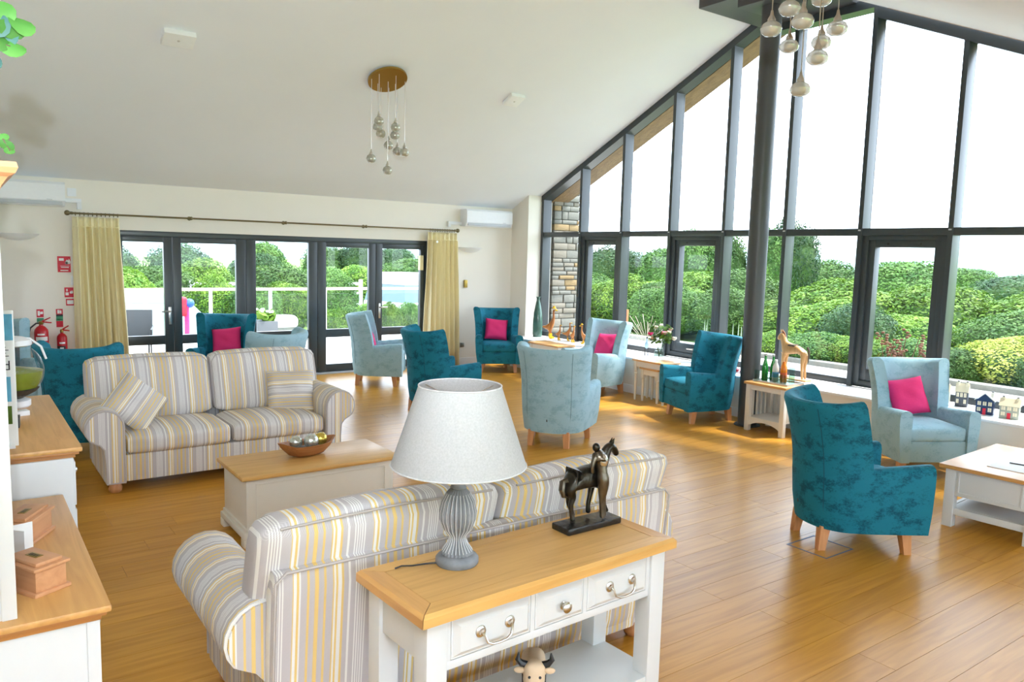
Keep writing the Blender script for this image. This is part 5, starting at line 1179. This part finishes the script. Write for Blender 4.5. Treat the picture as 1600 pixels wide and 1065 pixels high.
# garden furniture on the terrace
gc = thing('garden_chair', 'dark mesh garden chair on the terrace', 'chair', (2.27, 13.25, -.03), math.radians(-15))
MB().box(-.24, .24, -.24, .24, .40, .43, .01).build('seat', M['black'], gc); o = MB().box(-.24, .24, -.012, .012, .0, .50, .01).build('backrest', plain('black_mesh', (.03, .035, .04), .6), gc); o.location = (0, .24, .42); o.rotation_euler = (math.radians(-12), 0, 0)
for sx in (-1, 1):
    for sy in (-1, 1): MB().tube([(sx*.22, sy*.22, 0), (sx*.22, sy*.22, .42)], .013, 8).build('leg', M['black'], gc)
    MB().tube([(sx*.25, -.22, .42), (sx*.25, -.22, .63), (sx*.25, .26, .65)], .013, 8).build('armrest', M['black'], gc)
gt = thing('garden_table', 'dark slatted garden table on the terrace', 'table', (3.15, 12.75, -.03))
for k in range(8): bx('slat', M['black'], gt, -.45, .45, -.33+k*.085, -.27+k*.085, .50, .525, .003)
for sx in (-1, 1):
    for sy in (-1, 1): bx('leg', M['black'], gt, sx*.42-.02, sx*.42+.02, sy*.28-.02, sy*.28+.02, 0, .50, .003)
pn = thing('planter', 'grey planter box of white flowers on the terrace', 'planter', (4.75, 14.6, -.03)); bx('box', plain('grey_planter', (.10, .11, .12), .7), pn, -.2, .2, -.2, .2, 0, .58, .01)
rn = random.Random(3)
for k in range(22): 
    o = bpy.data.objects.new('leaf', fo); COL.objects.link(o); o.parent = pn; o.location = (rn.uniform(-.16, .16), rn.uniform(-.16, .16), rn.uniform(.60, .74)); o.rotation_euler = (rn.uniform(-1, 1), rn.uniform(-1, 1), rn.uniform(0, 6)); o.scale = (2, 2, 2)
for k in range(9): MB().ball((rn.uniform(-.15, .15), rn.uniform(-.18, .1), rn.uniform(.72, .82)), (.03, .03, .025), 8, 6).build('flower_head', M['paper'], pn)
gb = thing('garden_bench', 'white rounded garden bench on a stone block below the railing', 'bench', (6.6, 18.9, -.80)); MB().softbox(-.36, .36, -.22, .22, .75, 1.05, .12, (0, 0, .03)).build('seat_block', M['paper'], gb); bx('seat_plinth', M['stone_b'], gb, -.30, .30, -.18, .18, 0, .78, .02)
rp = thing('toy_post', 'red, blue and pink ornament on a post beyond the railing', 'ornament', (4.08, 17.7, -.80)); MB().tube([(0, 0, 0), (0, 0, 1.45)], .05, 10).build('post', M['pink'], rp); MB().ball((.06, 0, 1.48), .10, 14, 10).build('ball', plain('blue_ball', (.03, .10, .55), .3), rp); MB().softbox(-.14, .0, -.08, .08, 1.20, 1.62, .05).build('figure_block', M['signred'], rp)
fz = thing('paddock_fence', 'white post and rail fence across the meadow', 'fence', (8.2, 26.5, -.86))
for z in (.75, 1.15, 1.5): bx('rail', M['paper'], fz, -4, 4, -.02, .02, z, z+.10, .005)
for k in range(5): bx('post', M['paper'], fz, -4+k*2-.06, -4+k*2+.06, -.05, .05, 0, 1.7, .01)
oc = thing('orange_sign', 'orange board standing among the shrubs outside the gable', 'board', (10.5, 10.9, -.03)); bx('board', plain('orange_board', (.75, .22, .08), .6), oc, -.01, .01, -.16, .16, .55, .95, .005); bx('stake', M['bark'], oc, -.02, .02, -.02, .02, 0, .56, .003)

# vegetation: a few leaf-cloud meshes, copied as single shrubs and trees
def foliage(name, seed, nleaf, size, mat, bumps=.25):
    rnd = random.Random(seed); m = MB(); lobes = [(Vector((rnd.gauss(0, 1), rnd.gauss(0, 1), rnd.gauss(.2, .8))).normalized(), rnd.uniform(.15, .45)) for _ in range(16)]
    def rad(d): return .72+bumps*max((max(0, d.dot(l))**6*a for l, a in lobes), default=0)*2.2
    vs = []; fs = []
    for i in range(nleaf):
        d = Vector((rnd.gauss(0, 1), rnd.gauss(0, 1), rnd.gauss(0, 1))).normalized()
        if d.z < -.5: d.z = -d.z
        p = d*rad(d)*rnd.uniform(.86, 1.06)
        nrm = (d+Vector((rnd.gauss(0, .6), rnd.gauss(0, .6), rnd.gauss(.3, .6)))).normalized(); a = nrm.orthogonal().normalized(); b = nrm.cross(a)
        t = rnd.uniform(0, 6.28); u = (a*math.cos(t)+b*math.sin(t))*size*rnd.uniform(.7, 1.4); w = nrm.cross(u)*.55
        k = len(vs); vs += [p-u, p+w, p+u, p-w]; fs.append((k, k+1, k+2, k+3))
    m.add(vs, fs); leaf = m.mesh(name, mat, False)
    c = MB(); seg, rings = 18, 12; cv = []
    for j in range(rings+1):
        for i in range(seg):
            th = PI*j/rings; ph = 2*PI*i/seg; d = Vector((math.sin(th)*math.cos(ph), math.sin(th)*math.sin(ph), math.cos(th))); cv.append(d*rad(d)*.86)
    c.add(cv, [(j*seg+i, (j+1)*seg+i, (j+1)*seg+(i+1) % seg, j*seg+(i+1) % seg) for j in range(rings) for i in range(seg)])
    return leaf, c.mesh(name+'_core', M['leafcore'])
FOL = {'A': [foliage('foliage', s, 7500, .030, M['leafA']) for s in (1, 2)], 'B': [foliage('foliage', s, 7500, .029, M['leafB']) for s in (3, 4)], 'C': [foliage('foliage', s, 7000, .028, M['leafC']) for s in (5, 6)], 'Y': [foliage('foliage', s, 6500, .028, M['leafY']) for s in (7,)]}
trunk_me = MB().tube([(0, 0, -.6), (.03, 0, -.1), (0, .02, .3)], [.07, .06, .03], 8).mesh('trunk', M['bark'])
vr = random.Random(42)
def plant(kind, name, label, cat, x, y, z0, h, r, group):
    g_ = ground(x, y); h += max(0, -.16-g_); z0 = g_-.06 if z0 > -1 else z0
    lf_, co = vr.choice(FOL[kind]); t = thing(name, label, cat, (x, y, z0), vr.uniform(0, 6.28), group)
    for nm, me in (('foliage', lf_), ('inner_foliage', co)):
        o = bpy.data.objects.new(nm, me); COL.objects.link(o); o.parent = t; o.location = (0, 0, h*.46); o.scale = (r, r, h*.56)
    if name == 'tree':
        o = bpy.data.objects.new('trunk', trunk_me); COL.objects.link(o); o.parent = t; o.location = (0, 0, h*.5); o.scale = (r, r, h*.8)
    return t
def shrub_row(n, x0, y0, x1, y1, h, r, kinds, label, group, jx=.4, name='shrub', cat='shrub', z0=-.2):
    for i in range(n):
        u = (i+.5)/n; plant(vr.choice(kinds), name, label, cat, x0+(x1-x0)*u+vr.uniform(-jx, jx), y0+(y1-y0)*u+vr.uniform(-jx, jx), z0, h*vr.uniform(.85, 1.15), r*vr.uniform(.85, 1.15), group)
# east bank seen through the gable
shrub_row(9, 14.3, 1.5, 14.0, 10.5, .75, .75, 'AABY', 'low bright green shrub at the edge of the paving', 'low shrubs along the paving', .2)
plant('Y', 'shrub', 'golden leaved shrub standing behind the ceramic houses', 'shrub', 14.5, 5.6, -.2, 1.05, 1.0, None)
plant('C', 'shrub', 'dark green shrub behind the carved wooden horse', 'shrub', 15.4, 8.9, -.2, 1.35, 1.0, None)
shrub_row(9, 16.6, 2.5, 15.6, 16.5, 1.35, 1.25, 'ABBA', 'leafy green shrub on the bank beyond the gable glazing', 'shrubs on the bank', .4)
shrub_row(10, 20.0, 2.0, 18.5, 24.0, 1.75, 1.7, 'BABA', 'broad hedge shrub at the top of the bank', 'hedge at the top of the bank', .6)
shrub_row(9, 15.2, 12.9, 17.2, 22, 1.5, 1.1, 'BBCA', 'mid green shrub beside the stone wing wall', 'shrubs beside the stone wing wall', .5)
for x, y, h, r in ((33, 8, 2.15, 2.6), (33, 12.4, 2.1, 2.5), (32, 16.6, 2.5, 2.4), (31.5, 20, 2.35, 2.0), (30, 27.5, 2.9, 2.4), (29, 31, 2.8, 2.5), (28, 35.5, 3.6, 2.6), (27, 40, 3.6, 2.6)):
    plant(vr.choice('CBB'), 'tree', 'dark green tree on the skyline beyond the bank', 'tree', x, y, -.4, h, r, 'trees beyond the bank')
shrub_row(4, 27.0, 17.5, 24.0, 22.5, 3.9, 1.5, 'CB', 'taller tree rising above the hedge behind the steel column', 'tall trees behind the column', .6, 'tree', 'tree', -.4)
shrub_row(13, 78.0, -5.0, 60.0, 80.0, 3.4, 3.0, 'CBB', 'distant tree on the hazy horizon', 'distant trees', 2.5, 'tree', 'tree', -1.5)
# north garden seen through the doors
shrub_row(8, 0.5, 24.4, 10.6, 24.4, 1.2, .9, 'AAB', 'bright shrub beyond the terrace drive', 'shrubs beyond the drive', .5)
plant('A', 'shrub', 'large yellow green shrub behind the silver blue van', 'shrub', 3.5, 22.6, -.2, 1.75, 1.3, None)
shrub_row(9, 0.5, 26.5, 18.0, 28.5, 1.85, 1.6, 'BAB', 'round garden tree beyond the paddock', 'garden trees beyond the drive', .7, 'tree', 'tree', -.2)
shrub_row(11, 0.0, 36.0, 26.0, 40.0, 2.45, 1.75, 'CCB', 'tall dark tree at the back of the garden', 'tall trees at the back of the garden', 1.0, 'tree', 'tree', -.4)
shrub_row(6, 7.0, 17.9, 10.6, 17.7, .95, .55, 'AAB', 'flowering shrub just behind the glass balustrade', 'shrubs behind the balustrade', .2)
# hills and far roofs
def hill(name, label, x, y, rx, ry, h):
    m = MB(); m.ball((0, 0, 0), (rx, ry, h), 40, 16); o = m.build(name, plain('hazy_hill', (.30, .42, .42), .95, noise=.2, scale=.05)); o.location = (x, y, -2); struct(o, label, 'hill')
hill('hill', 'long hazy blue green hill on the horizon', 190, 70, 60, 160, 8.0); hill('hill_ridge', 'low hazy ridge behind the garden trees', 60, 190, 150, 40, 6.5)
fh = thing('far_house', 'brick house with red tiled roof far beyond the bank', 'house', (88, 31.5, -1.9), .35)
bx('house_walls', plain('brick_far', (.35, .20, .15), .9), fh, -3, 3, -5, 5, 0, 2.2, 0, False); quad_prism('roof', plain('tile_roof', (.30, .13, .10), .9), [(-5.3, 2.1), (0, 3.6), (5.3, 2.1)], -3.3, 3.3, fh)
for k in range(4): bx('window', cglass, fh, -3.03, -3.0, -4+k*2.2, -3+k*2.2, .9, 1.8, 0, False)

dp = thing('dried_plant', 'brown dried seed head plant outside behind the light blue armchair', 'plant', (9.15, 4.80, -.03)); rq = random.Random(9); mbr = plain('dried_brown', (.16, .07, .035), .9)
for k in range(15):
    a = rq.uniform(-.38, .38); b_ = rq.uniform(-.12, .12); hh = rq.uniform(.85, 1.18)
    st_ = MB().tube([(0, 0, 0), (b_*.5, a*.5, hh*.55), (b_, a, hh)], [.008, .006, .004], 5).build('stem', mbr, dp); m = MB()
    for q in range(5): m.ball((b_+rq.uniform(-.03, .03), a+rq.uniform(-.05, .05), hh-.10+q*.03), (.022, .022, .014), 6, 5)
    m.build('seed_head', mbr, st_)
og = thing('ornamental_grass', 'pale feathery ornamental grass outside beside the orange board', 'plant', (11.2, 10.9, -.03)); gm_ = plain('pale_plume', (.36, .33, .25), .9)
for k in range(16):
    a = rq.uniform(-.45, .45); b_ = rq.uniform(-.3, .3); hh = rq.uniform(.55, .85)
    MB().tube([(0, 0, 0), (b_*.35, a*.35, hh*.6), (b_, a, hh)], [.003, .003, .006], 5).build('plume', gm_, og)
for (x, y) in ((12.6, 10.5), (12.7, 9.9)):
    lv = thing('flower_spikes', 'tall pale flower spikes at the edge of the path', 'plant', (x, y, -.03), 0, 'flower spikes along the path')
    for k in range(9):
        a = rq.uniform(-.3, .3); b_ = rq.uniform(-.3, .3); hh = rq.uniform(.5, .8)
        st_ = MB().tube([(a*.6, b_*.6, 0), (a, b_, hh)], .007, 5).build('stem', M['leafB'], lv); MB().tube([(a, b_, hh*.6), (a, b_, hh)], [.013, .004], 6).build('spike', plain('spike_blue_white', (.30, .36, .28), .9) if k == 0 else bpy.data.materials['spike_blue_white'], st_)
